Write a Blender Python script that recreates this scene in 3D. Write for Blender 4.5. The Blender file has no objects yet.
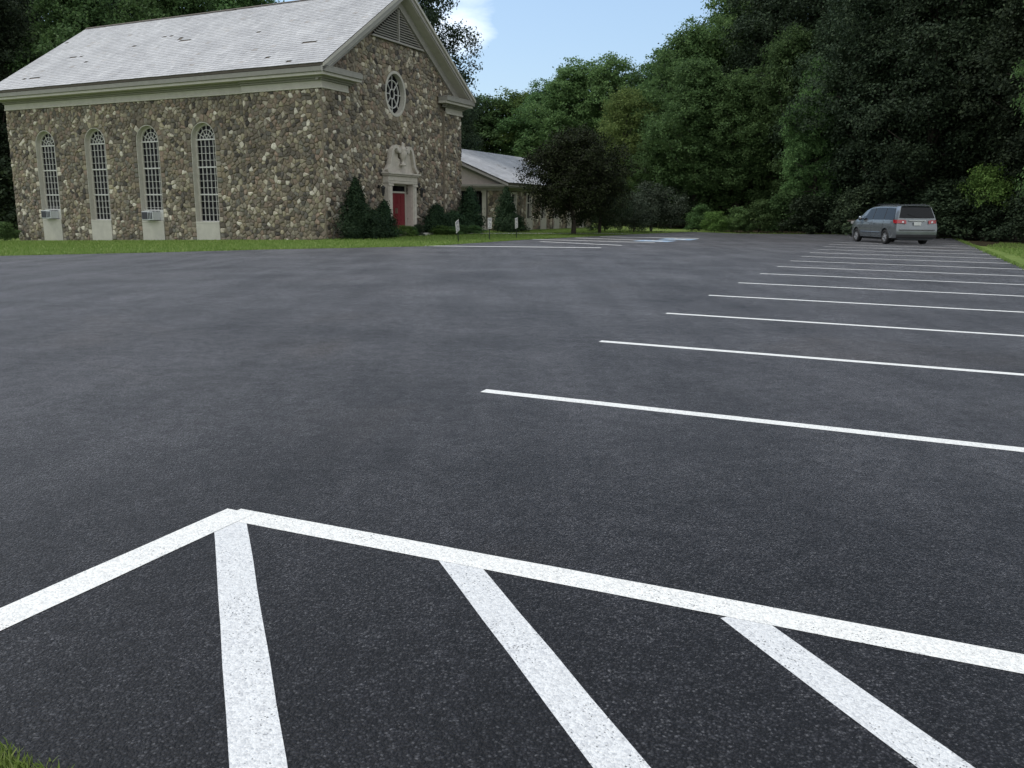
import bpy, math, random
import numpy as np
from mathutils import Vector, Matrix, geometry
random.seed(7); rng = np.random.default_rng(11)
PI = math.pi
S = bpy.context.scene
C = S.collection
EYE = 1.37

# ------------------------------------------------------------------ camera
F_PX, PITCH, ROLL = 838.27, .20099, -.008657
def cam_axes():
    cr, sr, cp, sp = math.cos(ROLL), math.sin(ROLL), math.cos(PITCH), math.sin(PITCH)
    r = Vector((1, 0, 0)); f = Vector((0, cp, -sp)); d = Vector((0, -sp, -cp))
    return r*cr + d*sr, d*cr - r*sr, f
CR, CD, CF = cam_axes()
cam = bpy.data.cameras.new('camera'); camo = bpy.data.objects.new('camera', cam); C.objects.link(camo)
camo.matrix_world = Matrix(((CR.x, -CD.x, -CF.x, 0), (CR.y, -CD.y, -CF.y, 0), (CR.z, -CD.z, -CF.z, EYE), (0, 0, 0, 1)))
cam.sensor_width = 36; cam.lens = F_PX/1024*36; cam.clip_end = 3000; cam.clip_start = .05
S.camera = camo

def softplus(v, k=1.5): return math.log1p(math.exp(min(v/k, 40)))*k
def gz(x, y):
    yy = min(max(y, -40), 130)
    return .0015 - .00517*max(min(x, 60), -60) + .0069*yy - .035*min(softplus(-x-6), 26)
def ray(px, py): return CR*((px-512)/F_PX) + CD*((py-384)/F_PX) + CF
def on_ground(px, py):
    d = ray(px, py); lo, hi = .5, 400
    for _ in range(60):
        m = (lo+hi)/2
        if EYE+d.z*m > gz(d.x*m, d.y*m): lo = m
        else: hi = m
    return (d.x*lo, d.y*lo)
def at_depth(px, py, Y):
    d = ray(px, py); return Vector((d.x/d.y*Y, Y, EYE+d.z/d.y*Y))

# ------------------------------------------------------------------ materials
def mat(name):
    m = bpy.data.materials.new(name); m.use_nodes = True
    nt = m.node_tree; return m, nt, nt.nodes['Principled BSDF']
def N(nt, t, **k):
    n = nt.nodes.new(t)
    for a, b in k.items():
        if a.startswith('i_'): n.inputs[a[2:].replace('_', ' ')].default_value = b
        else: setattr(n, a, b)
    return n
def ramp(nt, stops, interp='LINEAR'):
    r = nt.nodes.new('ShaderNodeValToRGB'); e = r.color_ramp; e.interpolation = interp
    while len(e.elements) < len(stops): e.elements.new(.5)
    for i, (p, c) in enumerate(stops):
        e.elements[i].position = p; e.elements[i].color = (*c, 1) if len(c) == 3 else c
    return r
def mixc(nt, a, b, fac, mode='MIX'):
    n = nt.nodes.new('ShaderNodeMix'); n.data_type = 'RGBA'; n.blend_type = mode
    for s, v in ((0, fac), (6, a), (7, b)):
        if hasattr(v, 'node'): nt.links.new(v, n.inputs[s])
        elif s == 0: n.inputs[0].default_value = v
        else: n.inputs[s].default_value = (*v, 1)
    return n.outputs[2]
def plain(name, col, rough=.6, metal=0, var=.12, scale=6, bump=.0, spec=.5, coat=0):
    """painted or stained surface: colour with a little wear in it"""
    m, nt, b = mat(name)
    tc = N(nt, 'ShaderNodeTexCoord'); n = N(nt, 'ShaderNodeTexNoise', i_Scale=scale, i_Detail=6, i_Roughness=.65)
    nt.links.new(tc.outputs['Object'], n.inputs['Vector'])
    r = ramp(nt, [(.3, tuple(c*(1-var) for c in col)), (.7, tuple(min(1, c*(1+var)) for c in col))])
    nt.links.new(n.outputs['Fac'], r.inputs['Fac']); nt.links.new(r.outputs['Color'], b.inputs['Base Color'])
    b.inputs['Roughness'].default_value = rough; b.inputs['Metallic'].default_value = metal
    b.inputs['Specular IOR Level'].default_value = spec; b.inputs['Coat Weight'].default_value = coat
    if bump:
        bp = N(nt, 'ShaderNodeBump', i_Strength=bump, i_Distance=.01)
        nt.links.new(n.outputs['Fac'], bp.inputs['Height']); nt.links.new(bp.outputs['Normal'], b.inputs['Normal'])
    return m

def asphalt_nodes(nt, b):
    tc = N(nt, 'ShaderNodeTexCoord').outputs['Object']
    # the chips are not laid on a lattice: bend the coordinates a little
    nw = N(nt, 'ShaderNodeTexNoise', i_Scale=40, i_Detail=2); nt.links.new(tc, nw.inputs['Vector'])
    wv = N(nt, 'ShaderNodeVectorMath', operation='MULTIPLY_ADD'); wv.inputs[1].default_value = (.012, .012, .012)
    nt.links.new(nw.outputs['Color'], wv.inputs[0]); nt.links.new(tc, wv.inputs[2])
    vo = N(nt, 'ShaderNodeTexVoronoi', i_Scale=120.0, i_Randomness=1.0); nt.links.new(wv.outputs[0], vo.inputs['Vector'])
    v2 = N(nt, 'ShaderNodeTexVoronoi', i_Scale=260.0, i_Randomness=1.0); nt.links.new(wv.outputs[0], v2.inputs['Vector'])
    sep = N(nt, 'ShaderNodeSeparateColor'); nt.links.new(vo.outputs['Color'], sep.inputs['Color'])
    sp2 = N(nt, 'ShaderNodeSeparateColor'); nt.links.new(v2.outputs['Color'], sp2.inputs['Color'])
    r = ramp(nt, [(0, (.004, .004, .005)), (.5, (.012, .012, .0145)), (.8, (.025, .0255, .029)), (.95, (.046, .047, .051)), (1, (.075, .076, .08))])
    nt.links.new(sep.outputs['Red'], r.inputs['Fac'])
    rb_ = ramp(nt, [(0, (.55, .55, .55)), (.7, (1.1, 1.1, 1.1)), (1, (1.7, 1.7, 1.7))]); nt.links.new(sp2.outputs['Red'], rb_.inputs['Fac'])
    c = mixc(nt, r.outputs['Color'], rb_.outputs['Color'], .8, 'MULTIPLY')
    g = ramp(nt, [(.25, (1, 1, 1)), (.65, (.18, .18, .18))]); nt.links.new(vo.outputs['Distance'], g.inputs['Fac'])
    c = mixc(nt, c, g.outputs['Color'], .85, 'MULTIPLY')
    # broad patches, rolled bands and faint brown stains
    n1 = N(nt, 'ShaderNodeTexNoise', i_Scale=.5, i_Detail=7, i_Roughness=.62); nt.links.new(tc, n1.inputs['Vector'])
    r1 = ramp(nt, [(.32, (.68, .685, .70)), (.5, (1, 1, 1)), (.68, (1.3, 1.28, 1.29))]); nt.links.new(n1.outputs['Fac'], r1.inputs['Fac'])
    c = mixc(nt, c, r1.outputs['Color'], .95, 'MULTIPLY')
    for rot, sc in ((.42, (1.0, .10, 1)), (-1.15, (1.3, .16, 1))):
        mp = N(nt, 'ShaderNodeMapping'); mp.inputs['Rotation'].default_value = (0, 0, rot); mp.inputs['Scale'].default_value = sc
        nt.links.new(tc, mp.inputs['Vector'])
        n3 = N(nt, 'ShaderNodeTexNoise', i_Scale=1.3, i_Detail=4); nt.links.new(mp.outputs['Vector'], n3.inputs['Vector'])
        r3 = ramp(nt, [(.35, (.83, .83, .84)), (.65, (1.17, 1.16, 1.16))]); nt.links.new(n3.outputs['Fac'], r3.inputs['Fac'])
        c = mixc(nt, c, r3.outputs['Color'], .8, 'MULTIPLY')
    # hand-sized mottling, and tone carried into the sheen of the worn tops as well
    n5 = N(nt, 'ShaderNodeTexNoise', i_Scale=9, i_Detail=9, i_Roughness=.72); nt.links.new(tc, n5.inputs['Vector'])
    r5 = ramp(nt, [(.33, (.62, .62, .62)), (.5, (1, 1, 1)), (.67, (1.4, 1.4, 1.4))]); nt.links.new(n5.outputs['Fac'], r5.inputs['Fac'])
    c = mixc(nt, c, r5.outputs['Color'], .85, 'MULTIPLY')
    tone = mixc(nt, mixc(nt, r1.outputs['Color'], r5.outputs['Color'], .8, 'MULTIPLY'), r3.outputs['Color'], .8, 'MULTIPLY')
    sg = ramp(nt, [(0, (.5, .5, .5)), (.8, (1.1, 1.1, 1.1)), (1, (1.7, 1.7, 1.7))]); nt.links.new(sep.outputs['Green'], sg.inputs['Fac'])
    tone = mixc(nt, tone, sg.outputs['Color'], .8, 'MULTIPLY')
    tw = N(nt, 'ShaderNodeMath', operation='MULTIPLY', use_clamp=True); tw.inputs[1].default_value = .5
    nt.links.new(tone, tw.inputs[0]); nt.links.new(tw.outputs[0], b.inputs['Sheen Weight'])
    n2 = N(nt, 'ShaderNodeTexNoise', i_Scale=.38, i_Detail=5, i_Distortion=.8); nt.links.new(tc, n2.inputs['Vector'])
    r2 = ramp(nt, [(.58, (0, 0, 0)), (.72, (.38, .38, .38))]); nt.links.new(n2.outputs['Fac'], r2.inputs['Fac'])
    c = mixc(nt, c, (.034, .025, .017), r2.outputs['Color'])
    h = N(nt, 'ShaderNodeMath', operation='ADD'); nt.links.new(vo.outputs['Distance'], h.inputs[0])
    h2 = N(nt, 'ShaderNodeMath', operation='MULTIPLY'); h2.inputs[1].default_value = .35
    nt.links.new(v2.outputs['Distance'], h2.inputs[0]); nt.links.new(h2.outputs[0], h.inputs[1])
    bp = N(nt, 'ShaderNodeBump', i_Strength=.7, i_Distance=.004, invert=True)
    nt.links.new(h.outputs[0], bp.inputs['Height']); nt.links.new(bp.outputs['Normal'], b.inputs['Normal'])
    return c, vo, sep, tc
M = {}
m, nt, b = mat('asphalt'); c, vo, sep, tc = asphalt_nodes(nt, b)
nt.links.new(c, b.inputs['Base Color']); b.inputs['Roughness'].default_value = .66; b.inputs['Specular IOR Level'].default_value = .24; b.inputs['Sheen Weight'].default_value = .42; b.inputs['Sheen Roughness'].default_value = .16; b.inputs['Sheen Tint'].default_value = (1, .97, 1, 1)
M['asphalt'] = m
def paint(name, col, hole=.03):
    m, nt, b = mat(name); c, vo, sep, tc = asphalt_nodes(nt, b)
    for l in list(b.inputs['Sheen Weight'].links): nt.links.remove(l)
    n = N(nt, 'ShaderNodeTexNoise', i_Scale=60, i_Detail=4); nt.links.new(tc, n.inputs['Vector'])
    r = ramp(nt, [(.3, tuple(x*.86 for x in col)), (.7, col)]); nt.links.new(n.outputs['Fac'], r.inputs['Fac'])
    sp = ramp(nt, [(0, (.74, .745, .76)), (.6, (.97, .97, .97)), (1, (1, 1, 1))]); nt.links.new(sep.outputs['Green'], sp.inputs['Fac'])
    pc = mixc(nt, r.outputs['Color'], sp.outputs['Color'], 1.0, 'MULTIPLY')
    n4 = N(nt, 'ShaderNodeTexNoise', i_Scale=3.5, i_Detail=3); nt.links.new(tc, n4.inputs['Vector'])
    ad = N(nt, 'ShaderNodeMath', operation='MULTIPLY_ADD'); ad.inputs[1].default_value = .25
    nt.links.new(n4.outputs['Fac'], ad.inputs[0]); sp2 = N(nt, 'ShaderNodeSeparateColor'); v3 = N(nt, 'ShaderNodeTexVoronoi', i_Scale=230.0); nt.links.new(tc, v3.inputs['Vector']); nt.links.new(v3.outputs['Color'], sp2.inputs['Color'])
    nt.links.new(sp2.outputs['Blue'], ad.inputs[2])
    hr = ramp(nt, [(hole+.10, (.75, .75, .75)), (hole+.13, (0, 0, 0))], 'LINEAR'); nt.links.new(ad.outputs[0], hr.inputs['Fac'])
    nt.links.new(mixc(nt, pc, c, hr.outputs['Color']), b.inputs['Base Color'])
    b.inputs['Roughness'].default_value = .6
    return m
M['line_paint'] = paint('line_paint', (.78, .78, .745))
M['hatch_paint'] = paint('hatch_paint', (.66, .67, .67), .035)
M['blue_paint'] = paint('blue_paint', (.30, .41, .54))

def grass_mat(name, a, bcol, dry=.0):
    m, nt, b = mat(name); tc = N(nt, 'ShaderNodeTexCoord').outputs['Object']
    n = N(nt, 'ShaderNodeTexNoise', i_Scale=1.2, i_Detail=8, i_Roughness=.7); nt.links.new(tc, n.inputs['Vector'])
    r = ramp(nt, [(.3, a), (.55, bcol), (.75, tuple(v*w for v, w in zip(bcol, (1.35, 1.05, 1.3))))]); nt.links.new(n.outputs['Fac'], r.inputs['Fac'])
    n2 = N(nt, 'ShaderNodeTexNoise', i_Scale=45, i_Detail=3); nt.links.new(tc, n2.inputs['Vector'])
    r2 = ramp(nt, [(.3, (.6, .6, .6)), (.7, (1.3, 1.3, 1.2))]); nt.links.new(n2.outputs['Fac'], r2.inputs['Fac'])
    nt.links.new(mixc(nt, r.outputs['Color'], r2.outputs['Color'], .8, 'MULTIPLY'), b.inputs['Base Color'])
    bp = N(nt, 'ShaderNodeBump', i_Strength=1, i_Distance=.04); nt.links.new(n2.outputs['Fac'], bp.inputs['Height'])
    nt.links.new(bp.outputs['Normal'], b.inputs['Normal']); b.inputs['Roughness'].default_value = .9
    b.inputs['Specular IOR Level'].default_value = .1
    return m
M['lawn'] = grass_mat('lawn', (.095, .15, .035), (.15, .21, .06))
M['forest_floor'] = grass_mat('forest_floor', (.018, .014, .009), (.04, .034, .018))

def leaf_mat(name, cols, trans=.35, rough=.7, spec=.1, objvar=.35):
    """leaves: one colour per leaf from a range, a slight shift from tree to tree"""
    m = bpy.data.materials.new(name); m.use_nodes = True; nt = m.node_tree; b = nt.nodes['Principled BSDF']
    g = N(nt, 'ShaderNodeNewGeometry'); oi = N(nt, 'ShaderNodeObjectInfo')
    k = len(cols); r = ramp(nt, [(i/(k-1), c) for i, c in enumerate(cols)])
    nt.links.new(g.outputs['Random Per Island'], r.inputs['Fac'])
    mr = N(nt, 'ShaderNodeMapRange'); mr.inputs[3].default_value = 1-objvar; mr.inputs[4].default_value = 1+objvar
    nt.links.new(oi.outputs['Random'], mr.inputs[0])
    hsv = N(nt, 'ShaderNodeHueSaturation')
    nt.links.new(mr.outputs[0], hsv.inputs['Value']); nt.links.new(r.outputs['Color'], hsv.inputs['Color'])
    m2 = N(nt, 'ShaderNodeMapRange'); m2.inputs[3].default_value = .480; m2.inputs[4].default_value = .503
    fr = N(nt, 'ShaderNodeMath', operation='FRACT'); mu = N(nt, 'ShaderNodeMath', operation='MULTIPLY'); mu.inputs[1].default_value = 7.3
    nt.links.new(oi.outputs['Random'], mu.inputs[0]); nt.links.new(mu.outputs[0], fr.inputs[0]); nt.links.new(fr.outputs[0], m2.inputs[0])
    nt.links.new(m2.outputs[0], hsv.inputs['Hue'])
    nt.links.new(hsv.outputs['Color'], b.inputs['Base Color'])
    b.inputs['Roughness'].default_value = rough; b.inputs['Specular IOR Level'].default_value = spec
    tr = N(nt, 'ShaderNodeBsdfTranslucent'); mx = N(nt, 'ShaderNodeMixShader'); mx.inputs[0].default_value = trans
    nt.links.new(hsv.outputs['Color'], tr.inputs['Color'])
    nt.links.new(b.outputs[0], mx.inputs[1]); nt.links.new(tr.outputs[0], mx.inputs[2])
    nt.links.new(mx.outputs[0], nt.nodes['Material Output'].inputs['Surface'])
    return m
M['leaf'] = leaf_mat('leaf', [(.055, .105, .042), (.08, .155, .055), (.115, .20, .07)])
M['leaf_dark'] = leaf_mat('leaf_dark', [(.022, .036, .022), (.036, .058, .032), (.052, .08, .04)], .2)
M['leaf_yellow'] = leaf_mat('leaf_yellow', [(.062, .10, .03), (.09, .138, .042), (.125, .17, .055)])
M['leaf_bright'] = leaf_mat('leaf_bright', [(.07, .135, .036), (.105, .19, .05), (.15, .24, .065)])
M['leaf_purple'] = leaf_mat('leaf_purple', [(.009, .011, .007), (.018, .024, .010), (.028, .045, .015)], .12, objvar=.05)
M['leaf_grey'] = leaf_mat('leaf_grey', [(.03, .045, .028), (.05, .07, .045), (.09, .11, .08)], .2)
M['leaf_yew'] = leaf_mat('leaf_yew', [(.014, .030, .017), (.024, .048, .024), (.040, .075, .034)], .1)
M['leaf_grass'] = leaf_mat('leaf_grass', [(.11, .18, .04), (.16, .25, .06), (.24, .31, .10)], .3, objvar=.0)
M['bark'] = plain('bark', (.055, .045, .036), .9, var=.4, scale=9, bump=.6)

def island_mat(name, stops, rough=.85, noise=.25, scale=14, bump=.4, spec=.3):
    m, nt, b = mat(name); g = N(nt, 'ShaderNodeNewGeometry'); tc = N(nt, 'ShaderNodeTexCoord').outputs['Object']
    r = ramp(nt, stops, 'LINEAR'); nt.links.new(g.outputs['Random Per Island'], r.inputs['Fac'])
    n = N(nt, 'ShaderNodeTexNoise', i_Scale=scale, i_Detail=6, i_Roughness=.7); nt.links.new(tc, n.inputs['Vector'])
    r2 = ramp(nt, [(.3, (1-noise,)*3), (.7, (1+noise,)*3)]); nt.links.new(n.outputs['Fac'], r2.inputs['Fac'])
    c = mixc(nt, r.outputs['Color'], r2.outputs['Color'], 1.0, 'MULTIPLY')
    n3 = N(nt, 'ShaderNodeTexNoise', i_Scale=.7, i_Detail=4); nt.links.new(tc, n3.inputs['Vector'])
    r3 = ramp(nt, [(.35, (.88, .88, .88)), (.65, (1.08, 1.08, 1.07))]); nt.links.new(n3.outputs['Fac'], r3.inputs['Fac'])
    nt.links.new(mixc(nt, c, r3.outputs['Color'], 1.0, 'MULTIPLY'), b.inputs['Base Color'])
    b.inputs['Roughness'].default_value = rough; b.inputs['Specular IOR Level'].default_value = spec
    bp = N(nt, 'ShaderNodeBump', i_Strength=bump, i_Distance=.02); nt.links.new(n.outputs['Fac'], bp.inputs['Height'])
    nt.links.new(bp.outputs['Normal'], b.inputs['Normal'])
    return m
M['stone'] = island_mat('stone', [(0, (.06, .055, .052)), (.10, (.16, .135, .105)), (.20, (.26, .215, .15)), (.30, (.11, .102, .092)), (.42, (.29, .25, .185)),
    (.52, (.15, .13, .105)), (.62, (.29, .215, .165)), (.70, (.16, .155, .135)), (.79, (.37, .325, .225)), (.87, (.20, .185, .155)), (.93, (.46, .41, .32)), (1, (.62, .58, .49))], noise=.35, scale=9)
M['mortar'] = plain('mortar', (0.2, 0.17, 0.13), .95, var=.3, scale=20, bump=.5)
M['slate'] = island_mat('slate', [(0, (.31, .315, .33)), (.12, (.345, .35, .365)), (.85, (.38, .385, .402)), (.98, (.42, .425, .44)), (1, (.27, .255, .245))], .7, .10, 7, .2)
M['slate_under'] = plain('slate_under', (.10, .085, .07), .9)
M['trim'] = plain('trim', (0.47, 0.45, 0.395), .6, var=.10, scale=3)
M['trim_dark'] = plain('trim_dark', (0.27, 0.26, 0.23), .65, var=.12, scale=4)
M['trim_grey'] = plain('trim_grey', (0.33, 0.315, 0.29), .65, var=.12, scale=4)
M['muntin'] = plain('muntin', (0.56, 0.555, 0.53), .5, var=.05)
M['glass_dark'] = plain('glass_dark', (.010, .010, .013), .15, var=.3, scale=1.5, spec=.08)
M['limestone'] = plain('limestone', (0.48, 0.44, 0.385), .8, var=.15, scale=5, bump=.2)
M['door_red'] = plain('door_red', (0.15, 0.014, 0.02), .5, var=.08)
M['iron'] = plain('iron', (.018, .018, .018), .5, metal=.3)
M['steel_post'] = plain('steel_post', (.03, .04, .03), .6, metal=.3)
M['sign_white'] = plain('sign_white', (0.62, 0.6, 0.58), .5, var=.06)
M['sign_grey'] = plain('sign_grey', (.20, .21, .24), .5)
M['ac_case'] = plain('ac_case', (0.5, 0.52, 0.54), .5)
M['ac_dark'] = plain('ac_dark', (.035, .035, .045), .6)
M['siding'] = plain('siding', (0.52, 0.46, 0.41), .7, var=.08)
M['concrete'] = plain('concrete', (.42, .41, .37), .9, var=.12, scale=4, bump=.2)
M['wood_board'] = plain('wood_board', (.16, .13, .10), .8, var=.3)
M['brass'] = plain('brass', (.5, .45, .35), .35, metal=.8)

# ------------------------------------------------------------------ mesh helper
class MB:
    def __init__(s): s.v = []; s.f = []
    def add(s, vs, fs):
        o = len(s.v); s.v += [tuple(p) for p in vs]; s.f += [tuple(i+o for i in f) for f in fs]; return s
    def box(s, x0, x1, y0, y1, z0, z1):
        return s.add([(x, y, z) for z in (z0, z1) for x, y in ((x0, y0), (x1, y0), (x1, y1), (x0, y1))],
            [(3, 2, 1, 0), (4, 5, 6, 7), (0, 1, 5, 4), (1, 2, 6, 5), (2, 3, 7, 6), (3, 0, 4, 7)])
    def prism(s, pts, d, axis='y', a=0.0):
        """outline in (p, z) pushed from a to d along axis"""
        n = len(pts); mk = (lambda p, t: (p[0], t, p[1])) if axis == 'y' else ((lambda p, t: (t, p[0], p[1])) if axis == 'x' else (lambda p, t: (p[0], p[1], t)))
        vs = [mk(p, a) for p in pts]+[mk(p, d) for p in pts]
        return s.add(vs, [tuple(range(n)), tuple(range(2*n-1, n-1, -1))]+[(i, i+n, (i+1) % n+n, (i+1) % n) for i in range(n)])
    def strip(s, path, w, d0, d1, axis='y', closed=False):
        """bar of width w that follows an outline in the wall plane, from depth d0 to d1"""
        n = len(path); L = []; R_ = []
        for i, p in enumerate(path):
            a = path[(i-1) % n] if (closed or i > 0) else p; b_ = path[(i+1) % n] if (closed or i < n-1) else p
            t = Vector((b_[0]-a[0], b_[1]-a[1])); t.normalize(); nn = (-t.y*w/2, t.x*w/2)
            L.append((p[0]+nn[0], p[1]+nn[1])); R_.append((p[0]-nn[0], p[1]-nn[1]))
        mk = (lambda p, t: (p[0], t, p[1])) if axis == 'y' else (lambda p, t: (t, p[0], p[1]))
        vs = [mk(q, d) for d in (d0, d1) for q in L+R_]; fs = []
        for i in range(n if closed else n-1):
            j = (i+1) % n
            fs += [(i, j, j+n, i+n), (i+2*n, i+3*n, j+3*n, j+2*n), (i, i+2*n, j+2*n, j), (i+n, j+n, j+3*n, i+3*n)]
        if not closed: fs += [(0, n, 3*n, 2*n), (n-1, 3*n-1, 4*n-1, 2*n-1)]
        return s.add(vs, fs)
    def tube(s, pts, rad, k=7, cap=True):
        pts = [Vector(p) for p in pts]; n = len(pts); vs = []; fs = []
        for i, p in enumerate(pts):
            t = (pts[min(i+1, n-1)]-pts[max(i-1, 0)]).normalized()
            a = t.cross(Vector((0, 0, 1)) if abs(t.z) < .9 else Vector((1, 0, 0))).normalized(); b_ = t.cross(a)
            r = rad[i] if hasattr(rad, '__len__') else rad
            vs += [p+(a*math.cos(q*2*PI/k)+b_*math.sin(q*2*PI/k))*r for q in range(k)]
        for i in range(n-1):
            fs += [(i*k+q, i*k+(q+1) % k, (i+1)*k+(q+1) % k, (i+1)*k+q) for q in range(k)]
        if cap: fs += [tuple(range(k-1, -1, -1)), tuple((n-1)*k+q for q in range(k))]
        return s.add(vs, fs)
    def lathe(s, prof, k=16, c=(0, 0, 0), axis='z'):
        vs = []; n = len(prof)
        for r, h in prof:
            for q in range(k):
                a = q*2*PI/k
                p = (r*math.cos(a), r*math.sin(a), h) if axis == 'z' else (r*math.cos(a), h, r*math.sin(a))
                vs.append((p[0]+c[0], p[1]+c[1], p[2]+c[2]))
        return s.add(vs, [(i*k+q, i*k+(q+1) % k, (i+1)*k+(q+1) % k, (i+1)*k+q) for i in range(n-1) for q in range(k)]+[tuple(range(k-1, -1, -1)), tuple((n-1)*k+q for q in range(k))])
    def build(s, name, material, parent=None, smooth=False, label=None, bevel=0):
        me = bpy.data.meshes.new(name); me.from_pydata(s.v, [], s.f)
        me.materials.append(material)
        if smooth: me.polygons.foreach_set('use_smooth', [True]*len(me.polygons))
        o = bpy.data.objects.new(name, me); C.objects.link(o)
        if parent: o.parent = parent
        if label: o['label'] = label
        if bevel:
            md = o.modifiers.new('bevel', 'BEVEL'); md.width = bevel; md.segments = 2; md.limit_method = 'ANGLE'
        return o
def empty(name, loc, rz=0, label=None, cat=None, group=None):
    o = bpy.data.objects.new(name, None); C.objects.link(o); o.location = loc; o.rotation_euler = (0, 0, rz); o.empty_display_size = .2
    return tag(o, label, cat, group)
def tag(o, label=None, cat=None, group=None, kind=None):
    for k, v in (('label', label), ('category', cat), ('group', group), ('kind', kind)):
        if v: o[k] = v
    return o
def copy_thing(root):
    r = root.copy(); C.objects.link(r)
    for ch in list(root.children):
        c = ch.copy(); C.objects.link(c); c.parent = r
        for g in list(ch.children):
            d = g.copy(); C.objects.link(d); d.parent = c
    return r

# ------------------------------------------------------------------ world and sun
SUN_EL, SUN_AZ = math.radians(60), math.radians(-72)     # azimuth from +Y towards +X
w = bpy.data.worlds.new('World'); S.world = w; w.use_nodes = True; nt = w.node_tree
bg = nt.nodes['Background']; sky = nt.nodes.new('ShaderNodeTexSky'); sky.sky_type = 'NISHITA'; sky.sun_disc = False
sky.sun_elevation = SUN_EL; sky.sun_rotation = SUN_AZ; sky.air_density = 1.1; sky.dust_density = 1.6; sky.ozone_density = 1.3
tcw = nt.nodes.new('ShaderNodeTexCoord').outputs['Generated']
mp = nt.nodes.new('ShaderNodeMapping'); mp.inputs['Scale'].default_value = (1, 1, 3.2); mp.inputs['Rotation'].default_value = (0, .5, .6)
nt.links.new(tcw, mp.inputs['Vector'])
nz = N(nt, 'ShaderNodeTexNoise', i_Scale=4.5, i_Detail=8, i_Roughness=.55, i_Distortion=.4); nt.links.new(mp.outputs['Vector'], nz.inputs['Vector'])
# wisps gather round one direction, above the church gable
cd = ray(448, 2).normalized()
dot = N(nt, 'ShaderNodeVectorMath', operation='DOT_PRODUCT'); nrm = N(nt, 'ShaderNodeVectorMath', operation='NORMALIZE')
nt.links.new(tcw, nrm.inputs[0]); nt.links.new(nrm.outputs[0], dot.inputs[0]); dot.inputs[1].default_value = cd
mr = N(nt, 'ShaderNodeMapRange'); mr.inputs[1].default_value = .9978; mr.inputs[2].default_value = 1.0; mr.inputs[3].default_value = -.12; mr.inputs[4].default_value = .22
nt.links.new(dot.outputs['Value'], mr.inputs[0])
ad = N(nt, 'ShaderNodeMath', operation='ADD'); nt.links.new(nz.outputs['Fac'], ad.inputs[0]); nt.links.new(mr.outputs[0], ad.inputs[1])
cr = ramp(nt, [(.50, (0, 0, 0)), (.72, (.95, .95, .95))]); nt.links.new(ad.outputs[0], cr.inputs['Fac'])
skyc = mixc(nt, sky.outputs[0], (7.6, 8.1, 8.8), cr.outputs['Color'])
# broken white cloud, unseen behind the camera and overhead, added as neutral fill light
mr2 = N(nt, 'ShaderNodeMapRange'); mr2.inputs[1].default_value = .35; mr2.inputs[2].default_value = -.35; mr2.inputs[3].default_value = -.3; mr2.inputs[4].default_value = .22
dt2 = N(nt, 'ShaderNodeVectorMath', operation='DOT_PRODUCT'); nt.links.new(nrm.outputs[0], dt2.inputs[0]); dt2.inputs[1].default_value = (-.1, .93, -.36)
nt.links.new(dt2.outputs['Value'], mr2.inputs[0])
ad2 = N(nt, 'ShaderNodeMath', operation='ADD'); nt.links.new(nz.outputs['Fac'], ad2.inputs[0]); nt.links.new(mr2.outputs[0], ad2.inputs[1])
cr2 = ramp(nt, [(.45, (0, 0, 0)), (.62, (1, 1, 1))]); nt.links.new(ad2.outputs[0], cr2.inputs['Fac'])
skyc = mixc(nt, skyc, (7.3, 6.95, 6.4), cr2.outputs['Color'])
hz = mixc(nt, skyc, (3.8, 5.8, 8.3), .26)
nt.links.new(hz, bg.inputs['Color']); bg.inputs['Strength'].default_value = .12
sl = bpy.data.lights.new('sun', 'SUN'); sl.energy = 1.8; sl.angle = math.radians(14); sl.color = (1, .96, .9)
so = bpy.data.objects.new('sun', sl); C.objects.link(so)
sd = Vector((math.sin(SUN_AZ)*math.cos(SUN_EL), math.cos(SUN_AZ)*math.cos(SUN_EL), math.sin(SUN_EL)))
so.rotation_euler = sd.to_track_quat('Z', 'Y').to_euler(); so.location = (0, 0, 40)
S.view_settings.view_transform = 'Standard'; S.view_settings.look = 'None'; S.view_settings.exposure = .4
S.view_settings.gamma = 1

# ------------------------------------------------------------------ ground
# lot frame: s runs along a painted stall line, t along the row
s_ = Vector((math.cos(-.416), math.sin(-.416))); t_ = Vector((math.sin(.428), math.cos(.428)))
S0 = Vector((-.217, 6.222))
def lot_poly():
    p = [(-42, 19.9), (-1.325-.914*8, 1.90+.404*8), (-1.325, 1.90), (3.5, -.23), (13.3, 22.0), (19.35, 35.6), (24.6, 47.5)]
    p += [on_ground(850, 234.6), on_ground(740, 233.6), on_ground(693, 231.9), on_ground(640, 234.0), on_ground(597, 236.2), on_ground(525, 239.8), on_ground(465, 243.8), on_ground(427, 246.4), on_ground(345, 248.2), on_ground(170, 252.3), on_ground(0, 256), (-32, 25.5), (-42, 25)]
    return p
LOT = lot_poly()
def inside(p, poly):
    c = False; n = len(poly)
    for i in range(n):
        (x1, y1), (x2, y2) = poly[i], poly[(i+1) % n]
        if (y1 > p[1]) != (y2 > p[1]) and p[0] < (x2-x1)*(p[1]-y1)/(y2-y1)+x1: c = not c
    return c
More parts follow.
